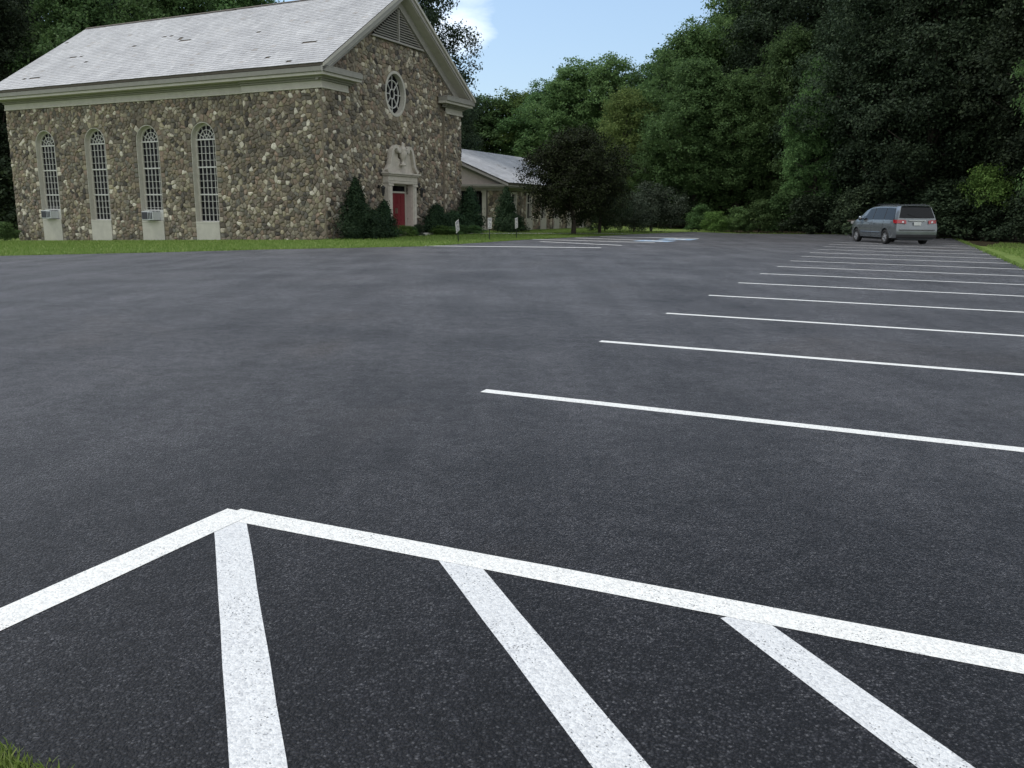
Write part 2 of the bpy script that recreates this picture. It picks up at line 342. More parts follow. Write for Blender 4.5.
def drape(poly, step, lift, name, material, parent=None):
    """cut a ground polygon into a fine grid that lies on the terrain"""
    import bmesh
    bm = bmesh.new(); vs = [bm.verts.new((x, y, 0)) for x, y in poly]; bm.faces.new(vs)
    xs = [p[0] for p in poly]; ys = [p[1] for p in poly]
    for ax, lo, hi in ((0, min(xs), max(xs)), (1, min(ys), max(ys))):
        k = math.floor(lo/step)*step+step
        while k < hi:
            co = (k, 0, 0) if ax == 0 else (0, k, 0); no = (1, 0, 0) if ax == 0 else (0, 1, 0)
            bmesh.ops.bisect_plane(bm, geom=bm.verts[:]+bm.edges[:]+bm.faces[:], plane_co=co, plane_no=no); k += step
    bmesh.ops.triangulate(bm, faces=bm.faces[:])
    for v in bm.verts: v.co.z = gz(v.co.x, v.co.y)+lift
    me = bpy.data.meshes.new(name); bmesh.ops.recalc_face_normals(bm, faces=bm.faces[:])
    if bm.faces and sum(f.normal.z for f in bm.faces) < 0: bmesh.ops.reverse_faces(bm, faces=bm.faces[:])
    bm.to_mesh(me); bm.free(); me.materials.append(material)
    o = bpy.data.objects.new(name, me); C.objects.link(o)
    if parent: o.parent = parent
    return o
# lawn and land out to the horizon, cut on the same planes as the lot so the two never cross
def grid_lines(lo, hi, step, far):
    a = list(np.arange(lo, hi+.01, step)); k = step*2
    while a[-1] < far: a.append(a[-1]+k); k *= 1.6
    k = step*2
    while a[0] > -far: a.insert(0, a[0]-k); k *= 1.6
    return a
gx = grid_lines(-60, 60, 2, 900); gy = grid_lines(-10, 130, 2, 900)
mb = MB(); vv = [(x, y, gz(x, y)-.006) for y in gy for x in gx]; nx = len(gx)
mb.add(vv, [(j*nx+i, j*nx+i+1, (j+1)*nx+i+1, (j+1)*nx+i) for j in range(len(gy)-1) for i in range(nx-1)])
tag(mb.build('lawn', M['lawn']), kind='structure')
# shaded woodland floor beyond the lawn and the lot
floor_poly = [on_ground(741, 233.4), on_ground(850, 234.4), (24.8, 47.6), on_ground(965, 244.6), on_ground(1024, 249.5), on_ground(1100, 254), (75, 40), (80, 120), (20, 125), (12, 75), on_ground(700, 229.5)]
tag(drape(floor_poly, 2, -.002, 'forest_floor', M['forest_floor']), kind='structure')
lot = tag(drape(LOT, 2, .004, 'parking_lot', M['asphalt']), kind='structure')

def ribbon(a, b, w, name, material, lift=.0055, jit=.0018, z_over=None):
    """a painted stripe from a to b, its edges a touch uneven"""
    a = Vector(a); b = Vector(b); d = b-a; L = d.length; d.normalize(); nrm_ = Vector((-d.y, d.x)); n = max(2, int(L/.25)); m_ = MB(); vs = []
    for i in range(n+1):
        p = a+d*L*i/n
        for q in (-1, 1):
            x = p+nrm_*q*(w/2+random.uniform(-jit, jit)); vs.append((x.x, x.y, gz(x.x, x.y)+lift))
    m_.add(vs, [(2*i, 2*i+2, 2*i+3, 2*i+1) for i in range(n)])
    return m_.build(name, material, lot)
for n in range(-1, 14):
    a = S0+t_*(2.745*n)
    # the right-hand lawn edge cuts every stripe
    e = Vector((13.3, 22.0)); L = (e-a).dot(Vector((t_.y, -t_.x)))/s_.dot(Vector((t_.y, -t_.x)))
    wd = .135 if n == -1 else .11
    if n == -1: a = Vector(on_ground(231, 514.5)); b_ = Vector(on_ground(1024, 665.5)); b_ = b_+(b_-a)*.5
    else: b_ = a+s_*L
    ribbon(a, b_, wd, 'stall_line', M['line_paint'])
ap = Vector(on_ground(236, 514.5)); lf = Vector(on_ground(0, 621))
ribbon(ap+(ap-lf).normalized()*.03, lf+(lf-ap).normalized()*2.2, .15, 'border_line', M['line_paint'], .0062)
hw = Vector(on_ground(258, 768))-Vector(on_ground(230, 522))
for (px, py), (qx, qy) in (((230, 522), (258, 768)), ((456, 560), (621, 768)), ((742, 620), (944, 768))):
    a = Vector(on_ground(px, py)); b_ = Vector(on_ground(qx, qy)); d = (b_-a).normalized(); b_ = b_+d*.5
    ribbon(a-d*.03, b_, .135, 'hatch_stripe', M['hatch_paint'], .0049)
# the accessible stalls across the lot, by the lawn
for (a, b_, wd) in (((425, 246.0), (601, 247.9), .26), ((540, 241.6), (622, 245.5), .22), ((530, 239.3), (655, 242.8), .24), ((575, 238.0), (668, 241.2), .24), ((600, 236.7), (699, 238.5), .42)):
    ribbon(on_ground(*a), on_ground(*b_), wd, 'stall_line', M['line_paint'])
for (px, py) in ((655, 241.2), (678, 239.5)):
    c = Vector(on_ground(px, py)); tt = t_; ss = s_
    m_ = MB(); q = [c+ss*x*.75+tt*y*.9 for x, y in ((-1, -1), (1, -1), (1, 1), (-1, 1))]
    m_.add([(p.x, p.y, gz(p.x, p.y)+.012) for p in q], [(0, 1, 2, 3)])
    sq = m_.build('wheelchair_marking', M['blue_paint'], lot)
    m_ = MB(); R1, R2 = .42, .30; vs = []
    for k in range(20):
        a = PI*.9+k/19*PI*1.35
        for r in (R1, R2):
            p = c+ss*(r*math.cos(a))+tt*(r*math.sin(a)-.2); vs.append((p.x, p.y, gz(p.x, p.y)+.016))
    m_.add(vs, [(2*k, 2*k+1, 2*k+3, 2*k+2) for k in range(19)])
    for (x0, x1, y0, y1) in ((-.22, -.1, -.1, .45), (-.1, .25, .05, .16), (.2, .32, -.4, .1), (-.26, -.06, .5, .68)):
        p4 = [c+ss*x+tt*y for x, y in ((x0, y0), (x1, y0), (x1, y1), (x0, y1))]
        m_.add([(p.x, p.y, gz(p.x, p.y)+.0165+.0005*y0) for p in p4], [(0, 1, 2, 3)])
    m_.build('wheelchair_symbol', M['line_paint'], sq)
# concrete walks
wa, wb = Vector((-3.3, 42.6)), Vector((6.6, 46.8))
walk = [wa, wb, wb+Vector((-.45, 1.1)), wa+Vector((-.45, 1.1))]
WALK = [tuple(p) for p in walk]
def slab(poly, name, h):
    o = drape(poly, 1.5, h, name, M['concrete'])
    n = len(poly); m_ = MB()
    return o
tag(slab(WALK, 'path', .03), kind='structure')

# ------------------------------------------------------------------ leaves and trees
def leaf_mesh(name, centers, sizes, normals, material, aspect=.62):
    """one rhombic leaf at every centre"""
    n = len(centers); nrm = normals/np.linalg.norm(normals, axis=1, keepdims=True)
    rnd = rng.normal(size=(n, 3)); t = np.cross(nrm, rnd); t /= np.linalg.norm(t, axis=1, keepdims=True)+1e-9; bt = np.cross(nrm, t)
    s = sizes[:, None]
    v = np.stack([centers-t*s*.5, centers+bt*s*aspect*.5-nrm*s*.08, centers+t*s*.5, centers-bt*s*aspect*.5-nrm*s*.08], 1).reshape(-1, 3)
    me = bpy.data.meshes.new(name); me.vertices.add(4*n); me.vertices.foreach_set('co', v.astype(np.float32).ravel())
    me.loops.add(4*n); me.loops.foreach_set('vertex_index', np.arange(4*n, dtype=np.int32))
    me.polygons.add(n); me.polygons.foreach_set('loop_start', np.arange(0, 4*n, 4, dtype=np.int32)); me.polygons.foreach_set('loop_total', np.full(n, 4, dtype=np.int32))
    me.update(); me.materials.append(material); return me
def crown_points(H, R, z0, lobes, clumps, leaves, top=.55, lobe_r=.30, clump_r=.5, seed=0, flat=.7, shell=.75, ends=None):
    """lobes spread over an egg-shaped crown, clumps over each lobe, leaves in each clump"""
    g = np.random.default_rng(seed); P = []; Nn = []; cen = []
    hc = (H-z0)
    for i in range(lobes):
        u = (i+.5)/lobes; th = i*2.39996+g.uniform(-.4, .4)
        zz = u**.9
        prof = math.sin(PI*min(1, max(.02, zz*.93+.07))**(.75 if top > .5 else 1.1))**.65
        rr = R*prof*(1-lobe_r*.8)*g.uniform(.55, 1.0)
        if i % 4 == 3: rr *= .45
        cen.append((rr*math.cos(th), rr*math.sin(th), z0+hc*(.06+.82*zz)+g.uniform(-.03, .03)*hc))
    for c in cen:
        lr = R*lobe_r*g.uniform(.7, 1.25)
        d = g.normal(size=(clumps, 3)); d[:, 2] += .25; d /= np.linalg.norm(d, axis=1, keepdims=True)
        rad = lr*g.uniform(shell, 1.12, size=(clumps, 1))
        cc = np.array(c)+d*rad*np.array([1, 1, .8])
        k = clumps*leaves
        off = g.normal(size=(k, 3))*clump_r*np.array([1, 1, flat])*.55
        pts = np.repeat(cc, leaves, 0)+off
        nn = g.normal(size=(k, 3))*.75+np.repeat(d, leaves, 0)*.7+np.array([0, 0, .55])
        P.append(pts); Nn.append(nn)
    return np.concatenate(P), np.concatenate(Nn), cen
def make_tree_meshes(name, H, R, z0, leafmat, lobes=30, clumps=26, leaves=34, leaf=.2, seed=0, trunk_r=None, lean=0, **kw):
    P, Nn, cen = crown_points(H, R, z0, lobes, clumps, leaves, seed=seed, **kw)
    g = np.random.default_rng(seed+99)
    crown = leaf_mesh('crown', P, leaf*g.uniform(.6, 1.35, len(P)), Nn, leafmat)
    tr = trunk_r or H*.017; m_ = MB(); path = [(0, 0, -.25)]
    for k in range(1, 8): path.append((lean*k/7+math.sin(k*1.3+seed)*tr*.5, math.cos(k*1.1+seed)*tr*.5-tr*.5, H*.86*k/7))
    m_.tube(path, [tr*1.35, tr, tr*.88, tr*.75, tr*.6, tr*.45, tr*.3, tr*.12], 9)
    for j, c in enumerate(cen):
        base = path[min(6, 2+int((c[2]/H)*4.2))]
        if c[2] < base[2]+.3: base = path[2] if c[2] > path[2][2] else path[1]
        base = Vector(base); e = Vector(c); mid = base.lerp(e, .5)+Vector((0, 0, -(e-base).length*.06))
        m_.tube([base, mid, e], [tr*.34, tr*.2, tr*.06], 5)
    me = bpy.data.meshes.new('trunk'); me.from_pydata(m_.v, [], m_.f); me.materials.append(M['bark'])
    me.polygons.foreach_set('use_smooth', [True]*len(me.polygons))
    return crown, me
def place_tree(kind, x, y, H, rz, label, cat='tree', group=None, name='broadleaf_tree', wscale=1.0):
    crown, trunk, h0 = KINDS[kind]
    o = empty(name, (x, y, gz(x, y)), rz, label, cat, group)
    s = H/h0; o.scale = (s*wscale, s*wscale, s)
    for nme, me in (('trunk', trunk), ('crown', crown)):
        c = bpy.data.objects.new(nme, me); C.objects.link(c); c.parent = o
    return o
KINDS = {}
def kind(k, H, *a, **kw): cr, tr = make_tree_meshes(k, H, *a, **kw); KINDS[k] = (cr, tr, H)
kind('oak', 18, 5.6, 2.0, M['leaf'], lobes=44, clumps=34, leaves=42, leaf=.22, seed=1)
kind('maple', 17, 5.2, 1.2, M['leaf'], lobes=40, clumps=32, leaves=42, leaf=.22, seed=2, lobe_r=.34)
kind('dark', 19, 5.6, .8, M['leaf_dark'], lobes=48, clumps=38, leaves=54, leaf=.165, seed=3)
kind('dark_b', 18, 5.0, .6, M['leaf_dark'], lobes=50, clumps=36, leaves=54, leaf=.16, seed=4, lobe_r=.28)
kind('yellow', 14, 4.2, 1.5, M['leaf_yellow'], lobes=30, clumps=26, leaves=34, leaf=.2, seed=5)
kind('bright', 15, 4.8, 1.2, M['leaf_bright'], lobes=30, clumps=26, leaves=36, leaf=.22, seed=6)
kind('shrub', 3.0, 1.7, .1, M['leaf'], lobes=16, clumps=16, leaves=30, leaf=.13, seed=7, clump_r=.28, trunk_r=.05)
kind('shrub_dark', 3.0, 1.9, .1, M['leaf_dark'], lobes=16, clumps=16, leaves=30, leaf=.14, seed=8, clump_r=.3, trunk_r=.05)
kind('shrub_bright', 2.4, 1.6, .1, M['leaf_bright'], lobes=14, clumps=16, leaves=30, leaf=.12, seed=9, clump_r=.26, trunk_r=.04)
kind('shade', 5.0, 2.3, .6, M['leaf_dark'], lobes=24, clumps=22, leaves=40, leaf=.12, seed=15, clump_r=.34, trunk_r=.09)
kind('sapling', 3.8, 1.9, 1.9, M['leaf_bright'], lobes=14, clumps=16, leaves=30, leaf=.13, seed=19, clump_r=.3, trunk_r=.05)
kind('purple', 6.0, 4.1, 1.35, M['leaf_purple'], lobes=30, clumps=34, leaves=64, leaf=.12, seed=23, clump_r=.36, trunk_r=.13, lean=.5, lobe_r=.33)
kind('grey', 2.9, 1.9, .15, M['leaf_grey'], lobes=16, clumps=20, leaves=36, leaf=.10, seed=13, clump_r=.26, trunk_r=.05)
def by_px(px, Y):
    p = at_depth(px, 213, Y); return p.x, Y
def T(kind_, px, Y, top, label, rz=None, group='trees around the parking lot', ws=1.0, name='broadleaf_tree'):
    x, y = by_px(px, Y); H = at_depth(px, top, Y).z-gz(x, y)
    return place_tree(kind_, x, y, H, random.uniform(0, 6.28) if rz is None else rz, label, 'tree', group, name, ws)
# behind the church, left to right
g1 = 'trees behind the church'
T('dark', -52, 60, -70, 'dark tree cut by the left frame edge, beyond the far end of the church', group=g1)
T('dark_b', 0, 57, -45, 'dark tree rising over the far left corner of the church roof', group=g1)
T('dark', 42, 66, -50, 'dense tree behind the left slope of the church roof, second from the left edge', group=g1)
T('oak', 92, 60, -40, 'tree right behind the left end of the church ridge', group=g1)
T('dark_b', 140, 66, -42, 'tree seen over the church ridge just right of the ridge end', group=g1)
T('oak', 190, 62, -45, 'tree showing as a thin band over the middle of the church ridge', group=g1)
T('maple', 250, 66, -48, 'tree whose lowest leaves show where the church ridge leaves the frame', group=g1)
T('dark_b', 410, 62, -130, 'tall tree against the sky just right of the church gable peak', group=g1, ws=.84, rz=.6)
T('dark_b', 458, 74, 96, 'small tree filling the gap under the right corner of the church eaves', group=g1)
# far tree line between the church and the wood
g2 = 'far tree line beyond the low stone wing'
T('maple', 484, 96, 92, 'low far tree at the left end of the tree line, beside the church corner', group=g2, ws=1.7)
T('bright', 518, 98, 84, 'far bright green tree above the slate roof of the low wing', group=g2, ws=1.6)
T('oak', 548, 92, 78, 'far tree behind the dark ornamental tree where the skyline is still low', group=g2, ws=1.4)
T('oak', 574, 88, 56, 'taller far tree where the tree line begins to climb', group=g2, ws=1.2)
T('maple', 606, 86, 49, 'far rounded tree with its top standing free against the sky above the dark ornamental tree', group=g2)
T('oak', 640, 88, 62, 'far tree in the dip of the skyline, behind the yellowish tree', group=g2)
T('yellow', 624, 70, 82, 'yellowish green tree with a rounded crown in front of the tree line', group=g2, ws=1.0)
T('maple', 664, 78, 38, 'tree with feathery top at the foot of the steep skyline step', group=g2)
T('dark_b', 590, 74, 128, 'lower dark tree between the far tree line and the end of the low wing', group=g2)
T('maple', 655, 66, 120, 'lower green tree in front of the yellowish tree, above the pale weeping shrub', group=g2, ws=1.1)
# the wood at the far end of the lot
g3 = 'trees along the far end of the lot'
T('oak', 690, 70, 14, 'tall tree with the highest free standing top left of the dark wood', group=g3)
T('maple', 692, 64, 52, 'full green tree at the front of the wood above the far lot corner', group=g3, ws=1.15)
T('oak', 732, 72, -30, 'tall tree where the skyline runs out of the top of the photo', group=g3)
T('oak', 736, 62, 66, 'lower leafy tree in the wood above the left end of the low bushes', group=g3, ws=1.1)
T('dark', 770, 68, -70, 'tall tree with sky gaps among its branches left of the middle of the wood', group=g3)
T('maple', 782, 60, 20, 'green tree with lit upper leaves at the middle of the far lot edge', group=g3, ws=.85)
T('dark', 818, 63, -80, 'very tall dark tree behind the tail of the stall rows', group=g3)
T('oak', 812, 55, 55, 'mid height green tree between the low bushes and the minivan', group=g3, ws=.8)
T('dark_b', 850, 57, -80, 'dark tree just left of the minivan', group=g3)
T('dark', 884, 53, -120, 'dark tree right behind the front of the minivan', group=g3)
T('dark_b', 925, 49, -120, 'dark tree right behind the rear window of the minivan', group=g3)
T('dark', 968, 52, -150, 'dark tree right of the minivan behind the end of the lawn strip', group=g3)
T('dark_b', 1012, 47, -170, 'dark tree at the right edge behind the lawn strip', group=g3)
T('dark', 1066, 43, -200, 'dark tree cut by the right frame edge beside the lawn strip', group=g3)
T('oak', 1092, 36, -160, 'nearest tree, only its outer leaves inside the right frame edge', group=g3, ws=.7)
# the deep wood behind these, one mass
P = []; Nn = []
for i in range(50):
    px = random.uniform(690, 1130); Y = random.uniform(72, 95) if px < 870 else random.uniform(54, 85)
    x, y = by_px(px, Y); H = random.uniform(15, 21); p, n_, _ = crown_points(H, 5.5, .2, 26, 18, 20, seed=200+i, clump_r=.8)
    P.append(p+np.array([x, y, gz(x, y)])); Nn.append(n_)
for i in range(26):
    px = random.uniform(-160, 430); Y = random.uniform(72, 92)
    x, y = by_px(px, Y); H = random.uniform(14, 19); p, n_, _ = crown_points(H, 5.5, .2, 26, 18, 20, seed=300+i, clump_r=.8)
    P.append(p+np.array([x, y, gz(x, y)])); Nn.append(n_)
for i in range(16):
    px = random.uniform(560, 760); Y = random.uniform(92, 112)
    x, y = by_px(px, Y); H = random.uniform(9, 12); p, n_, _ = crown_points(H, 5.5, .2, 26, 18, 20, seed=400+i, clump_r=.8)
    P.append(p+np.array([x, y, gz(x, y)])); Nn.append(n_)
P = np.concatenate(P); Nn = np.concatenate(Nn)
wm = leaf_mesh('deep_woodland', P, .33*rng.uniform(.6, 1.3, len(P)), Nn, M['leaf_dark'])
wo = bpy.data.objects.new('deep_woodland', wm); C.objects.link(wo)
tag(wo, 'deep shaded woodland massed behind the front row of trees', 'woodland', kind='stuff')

# shrubs along the foot of the wood
def B(kind_, px, Y, top, label, group, ws=1.0, name='shrub'):
    o = T(kind_, px, Y, top, label, group=group, ws=ws, name=name); o['category'] = 'shrub'; return o
g4 = 'undergrowth along the foot of the wood'
for (k, px, Y, top, ws, lb) in (
    ('shrub_dark', 672, 62, 190, 1.2, 'dark undergrowth bush right of the weeping shrub'),
    ('shrub', 700, 57, 205, 1.2, 'green bush at the left end of the low row by the far lot edge'),
    ('shrub_bright', 716, 54, 212, 1.3, 'bright green low bush where the lawn meets the far lot edge'),
    ('shrub', 738, 54, 207, 1.2, 'mid green bush second along the far lot edge'),
    ('shrub', 760, 54, 200, 1.2, 'mid green bush with a dark side on the far lot edge'),
    ('shrub', 784, 54, 190, 1.2, 'taller green bush at the middle of the far lot edge'),
    ('shrub_dark', 806, 53, 196, 1.3, 'dark bush on the far lot edge left of the plank sign'),
    ('shrub_dark', 832, 54, 188, 1.3, 'dark bush right behind the small plank sign'),
    ('shrub_dark', 866, 50, 185, 1.3, 'dark bush behind the hood of the minivan'),
    ('shrub_dark', 900, 50, 180, 1.4, 'dark bush behind the side doors of the minivan'),
    ('shrub_dark', 940, 46, 182, 1.4, 'dark bush behind the right tail light of the minivan'),
    ('shrub_dark', 966, 47, 185, 1.3, 'dark bush behind the far tip of the lawn strip'),
    ('sapling', 987, 44, 168, .85, 'yellow green sapling bush lit above the far tip of the lawn strip'),
    ('shrub_dark', 1000, 44, 190, 1.3, 'dark bush behind the lawn strip near the right frame edge'),
    ('shrub_dark', 1038, 41, 185, 1.2, 'dark bush cut by the right frame edge'),
    ('shrub_dark', -20, 52, 150, 1.2, 'dark bush at the left frame edge beyond the church'),
    ('shrub_dark', 4, 62, 130, 1.6, 'dark tall bush in the gap left of the church wall'),
    ('shrub', 2, 44, 222, 1.4, 'low green bush on the lawn at the left frame edge')):
    B(k, px, Y, top, lb, g4, ws)
# the specimen trees in front of the low wing
x, y = by_px(574, 45)
o = place_tree('purple', x, y, 5.1, 2.6, 'dark leaved ornamental tree standing on the lawn in front of the low wing', 'tree', None, 'ornamental_tree', 1.0)
x, y = by_px(600, 48); o = place_tree('shade', x, y, 4.4, 3.3, 'smaller dark green tree right of the low wing', 'tree', None, 'ornamental_tree', 1.0)
B('grey', 652, 53, 184, 'pale grey green weeping shrub at the right end of the lawn', None, 1.25, 'weeping_shrub')
B('grey', 634, 50, 196, 'smaller grey green shrub left of the weeping shrub', None, 1.1, 'weeping_shrub')
B('shrub_dark', 605, 51, 200, 'dark rounded shrub at the far end corner of the low wing', None, 1.0)

# clipped yews and hedges
def yew(x, y, H, R, label, name='yew', n=5200, leaf=.055, power=1.0, cat='shrub', group=None):
    g = np.random.default_rng(int(abs(x*97+y*31))); u = g.uniform(0, 1, n); th = g.uniform(0, 2*PI, n)
    z = u*H; bump_ = 1+.20*np.sin(th*3+z*3)+.16*np.sin(th*7-z*6+1)+.14*np.sin(z*11+th*2)+.10*np.sin(th*13+z*17)
    prof = np.clip((1-u), .02, 1)**power*(.55+.45*np.clip(u*6, 0, 1)); r = R*prof*bump_*g.uniform(.72, 1.1, n); keepz = z
    r = r+g.normal(size=n)*.05+(g.random(n) < .06)*g.uniform(0, .22, n); z = z+g.normal(size=n)*.06+.04; P = np.stack([r*np.cos(th), r*np.sin(th), z], 1); Nn = np.stack([np.cos(th), np.sin(th), np.full(n, .6)], 1)+g.normal(size=(n, 3))*.6
    o = empty(name, (x, y, gz(x, y)), 0, label, cat, group)
    me = leaf_mesh('foliage', P, leaf*g.uniform(.7, 1.5, n)*1.6, Nn, M['leaf_yew'], .5)
    c = bpy.data.objects.new('foliage', me); C.objects.link(c); c.parent = o
    m_ = MB().tube([(0, 0, -.1), (0, 0, H*.5), (0, 0, H*.8)], [.05, .04, .01], 6); m_.build('stem', M['bark'], o)
    # dark inner mass so that the wall does not show through
    m_ = MB(); prof2 = [(max(.01, R*.66*max(.02, (1-q))**power*(.55+.45*min(1, q*6))), q*H) for q in np.linspace(.02, .97, 9)]
    m_.lathe(prof2, 14).build('branches', M['leaf_yew'], o)
    return o
# ------------------------------------------------------------------ the stone church
# local X runs along the gable front, local Y back along the side wall, local Z is the world's
ROTZ = PI/2-.460195
CH = Vector((-7.843, 35.737, 0))
church = empty('stone_church', CH, ROTZ, 'fieldstone church with slate roof, tall arched windows and a gable front', 'church')
WX, WY = 11.35, 20.45          # wall sizes
FRZ = 6.31                     # top of the stone
EAVE, PEAK, OV = 7.16, 11.32, .55
XC = WX/2
SL = (PEAK-EAVE)/(XC+OV)
WIN = [6.82, 10.34, 13.94, 17.62]; WR, WSPR, WSILL = .74, 4.50, .86     # arched windows
def cell_stones(u0, u1, z0, z1, w, h, accept, extra=(), seed=0, top=None):
    """irregular fieldstones: cells of a jittered grid of seeds, cut by their neighbours"""
    g = random.Random(seed); pts = []; nz_ = int((z1-z0)/h)+3; nu = int((u1-u0)/w)+3
    for j in range(nz_):
        for i in range(nu):
            pts.append((u0-w+(i+.5*(j % 2))*w+g.uniform(-.46, .46)*w, z0-h+j*h+g.uniform(-.44, .44)*h, True))
    keep = []
    for p in pts:
        if any(math.hypot(p[0]-e[0], p[1]-e[1]) < .17 for e in extra): continue
        keep.append((p[0], p[1], bool(accept(p[0], p[1]))))
    pts = keep+[(e[0], e[1], e[2]) for e in extra]
    cell = .6; grid = {}
    for k, p in enumerate(pts): grid.setdefault((int(p[0]//cell), int(p[1]//cell)), []).append(k)
    out = []
    for k, p in enumerate(pts):
        if not p[2] or not (u0-.02 < p[0] < u1+.02 and z0-.02 < p[1] < z1+.02): continue
        if top and p[1] > top(p[0])-.05: continue
        poly = [(p[0]-.45, p[1]-.35), (p[0]+.45, p[1]-.35), (p[0]+.45, p[1]+.35), (p[0]-.45, p[1]+.35)]
        cx, cy = int(p[0]//cell), int(p[1]//cell)
        for a in range(cx-1, cx+2):
            for b_ in range(cy-1, cy+2):
                for q in grid.get((a, b_), ()):
                    if q == k: continue
                    qx, qy = pts[q][0], pts[q][1]; nx_, ny_ = qx-p[0], qy-p[1]
                    if nx_*nx_+ny_*ny_ > 1.2: continue
                    d = (nx_*(qx+p[0])+ny_*(qy+p[1]))/2; new = []
                    for i in range(len(poly)):
                        A, B_ = poly[i], poly[(i+1) % len(poly)]; da = A[0]*nx_+A[1]*ny_-d; db = B_[0]*nx_+B_[1]*ny_-d
                        if da <= 0: new.append(A)
                        if da*db < 0: t = da/(da-db); new.append((A[0]+(B_[0]-A[0])*t, A[1]+(B_[1]-A[1])*t))
                    poly = new
                    if len(poly) < 3: break
        if len(poly) < 3: continue
        # clip to the wall rectangle
        poly = [(min(max(x, u0), u1), min(max(z, z0), z1)) for x, z in poly]
        out.append(poly)
    return out
def stone_mesh(mb, polys, place, depth=.05, seed=0):
    g = random.Random(seed+5)
    for poly in polys:
        n = len(poly); cx = sum(p[0] for p in poly)/n; cz = sum(p[1] for p in poly)/n
        size = max(math.hypot(x-cx, z-cz) for x, z in poly)
        if size < .05: continue
        # round the corners once
        q = []
        for i in range(n):
            A, B_ = poly[i], poly[(i+1) % n]
            q.append((A[0]*.8+B_[0]*.2, A[1]*.8+B_[1]*.2)); q.append((A[0]*.2+B_[0]*.8, A[1]*.2+B_[1]*.8))
        n = len(q); dp = depth*g.uniform(.45, 1.25); tilt = (g.uniform(-.1, .1), g.uniform(-.1, .1)); vs = []
        for k, (sh, hh) in enumerate(((.007, 0), (.014, .6), (.042, 1.0))):
            for x, z in q:
                L = math.hypot(x-cx, z-cz)+1e-6; f = max(.15, (L-sh)/L)
                X, Z = cx+(x-cx)*f, cz+(z-cz)*f
                vs.append(place(X, Z, -.012 if k == 0 else dp*hh+(X-cx)*tilt[0]+(Z-cz)*tilt[1]))
        vs.append(place(cx, cz, dp*1.12)); c = 3*n; fs = []
        for k in range(2):
            for i in range(n): fs.append((k*n+i, k*n+(i+1) % n, (k+1)*n+(i+1) % n, (k+1)*n+i))
        fs += [(2*n+i, 2*n+(i+1) % n, c) for i in range(n)]
        mb.add(vs, fs)
def plate(mb, outer, holes, place):
    loops = [[Vector((x, z, 0)) for x, z in outer]]+[[Vector((x, z, 0)) for x, z in h] for h in holes]
    flat = [p for l in loops for p in l]
    mb.add([place(p.x, p.y, 0) for p in flat], geometry.tessellate_polygon(loops))
def arch_outline(c, r, spr, z0, n=16):
    return [(c-r, z0)]+[(c-r*math.cos(k*PI/n), spr+r*math.sin(k*PI/n)) for k in range(n+1)]+[(c+r, z0)]
# side wall (x = .12 plane), its pier (x = 0 plane), gable wall (y = .12) and its two piers (y = 0)
RC = .12; BASE = -.9
extra = []
for c in WIN:
    for k in range(11):
        a = PI*(k+.5)/11
        extra += [(c-math.cos(a)*(WR+.16), WSPR+math.sin(a)*(WR+.16), True), (c-math.cos(a)*(WR-.16), WSPR+math.sin(a)*(WR-.16), False)]
    z = -.4; k = 0
    while z < WSPR-.1:
        for sd_ in (-1, 1): extra += [(c+sd_*(WR+.12), z, True), (c+sd_*(WR-.12), z, False)]
        z += random.uniform(.19, .27)
def in_win(u, z):
    return any(abs(u-c) < WR+.02 and z < WSPR for c in WIN) or any(math.hypot(u-c, z-WSPR) < WR+.36 and z >= WSPR for c in WIN)
gate = lambda u, z: not in_win(u, z)
mor = MB(); sto = MB()
pl_side = lambda u, z, d: (RC-d, u, z)
plate(mor, [(4.2, BASE), (WY, BASE), (WY, FRZ+.1), (4.2, FRZ+.1)], [arch_outline(c, WR, WSPR, BASE+.01) for c in WIN], pl_side)
stone_mesh(sto, cell_stones(4.25, WY, -.55, FRZ, .245, .165, gate, extra, 1), pl_side, seed=1)
pl_pier = lambda u, z, d: (-d, u, z)
plate(mor, [(0, BASE), (4.25, BASE), (4.25, FRZ+.1), (0, FRZ+.1)], [], pl_pier)
stone_mesh(sto, cell_stones(.0, 4.25, -.55, FRZ, .245, .165, lambda u, z: True, (), 2), pl_pier, seed=2)
mor.add([(0, 4.25, BASE), (RC, 4.25, BASE), (RC, 4.25, FRZ+.1), (0, 4.25, FRZ+.1)], [(0, 1, 2, 3)])
OCX, OCZ, ORX, ORZ = 5.47, 6.73, .84, 1.0
DX0, DX1, DZ = 4.55, 6.40, 3.0      # doorway hole behind the surround
rake = lambda x: EAVE+SL*(OV+min(x, WX-x))-.25
oc = [(OCX+ORX*math.cos(k*2*PI/28), OCZ+ORZ*math.sin(k*2*PI/28)) for k in range(28)]
door_hole = [(DX0, .1), (DX1, .1), (DX1, DZ), (DX0, DZ)]
pl_gab = lambda u, z, d: (u, RC-d, z)
plate(mor, [(1.8, BASE), (WX-1.65, BASE), (WX-1.65, rake(WX-1.65)), (XC, rake(XC)), (1.8, rake(1.8))], [oc, door_hole], pl_gab)
extra2 = []
for k in range(20):
    a = 2*PI*(k+.5)/20
    extra2 += [(OCX+math.cos(a)*(ORX+.17), OCZ+math.sin(a)*(ORZ+.17), True), (OCX+math.cos(a)*(ORX-.15), OCZ+math.sin(a)*(ORZ-.15), False)]
LV0 = 9.03
def g_ok(u, z):
    if math.hypot((u-OCX)/(ORX+.34), (z-OCZ)/(ORZ+.34)) < 1: return False
    if DX0-.0 < u < DX1+.0 and z < DZ: return False
    return True
def gtop(u): return min(rake(u)-.1, LV0 if abs(u-XC) < 2.2 else 99)
stone_mesh(sto, cell_stones(1.85, WX-1.7, -.4, rake(XC), .245, .175, g_ok, extra2, 3, gtop), pl_gab, seed=3)
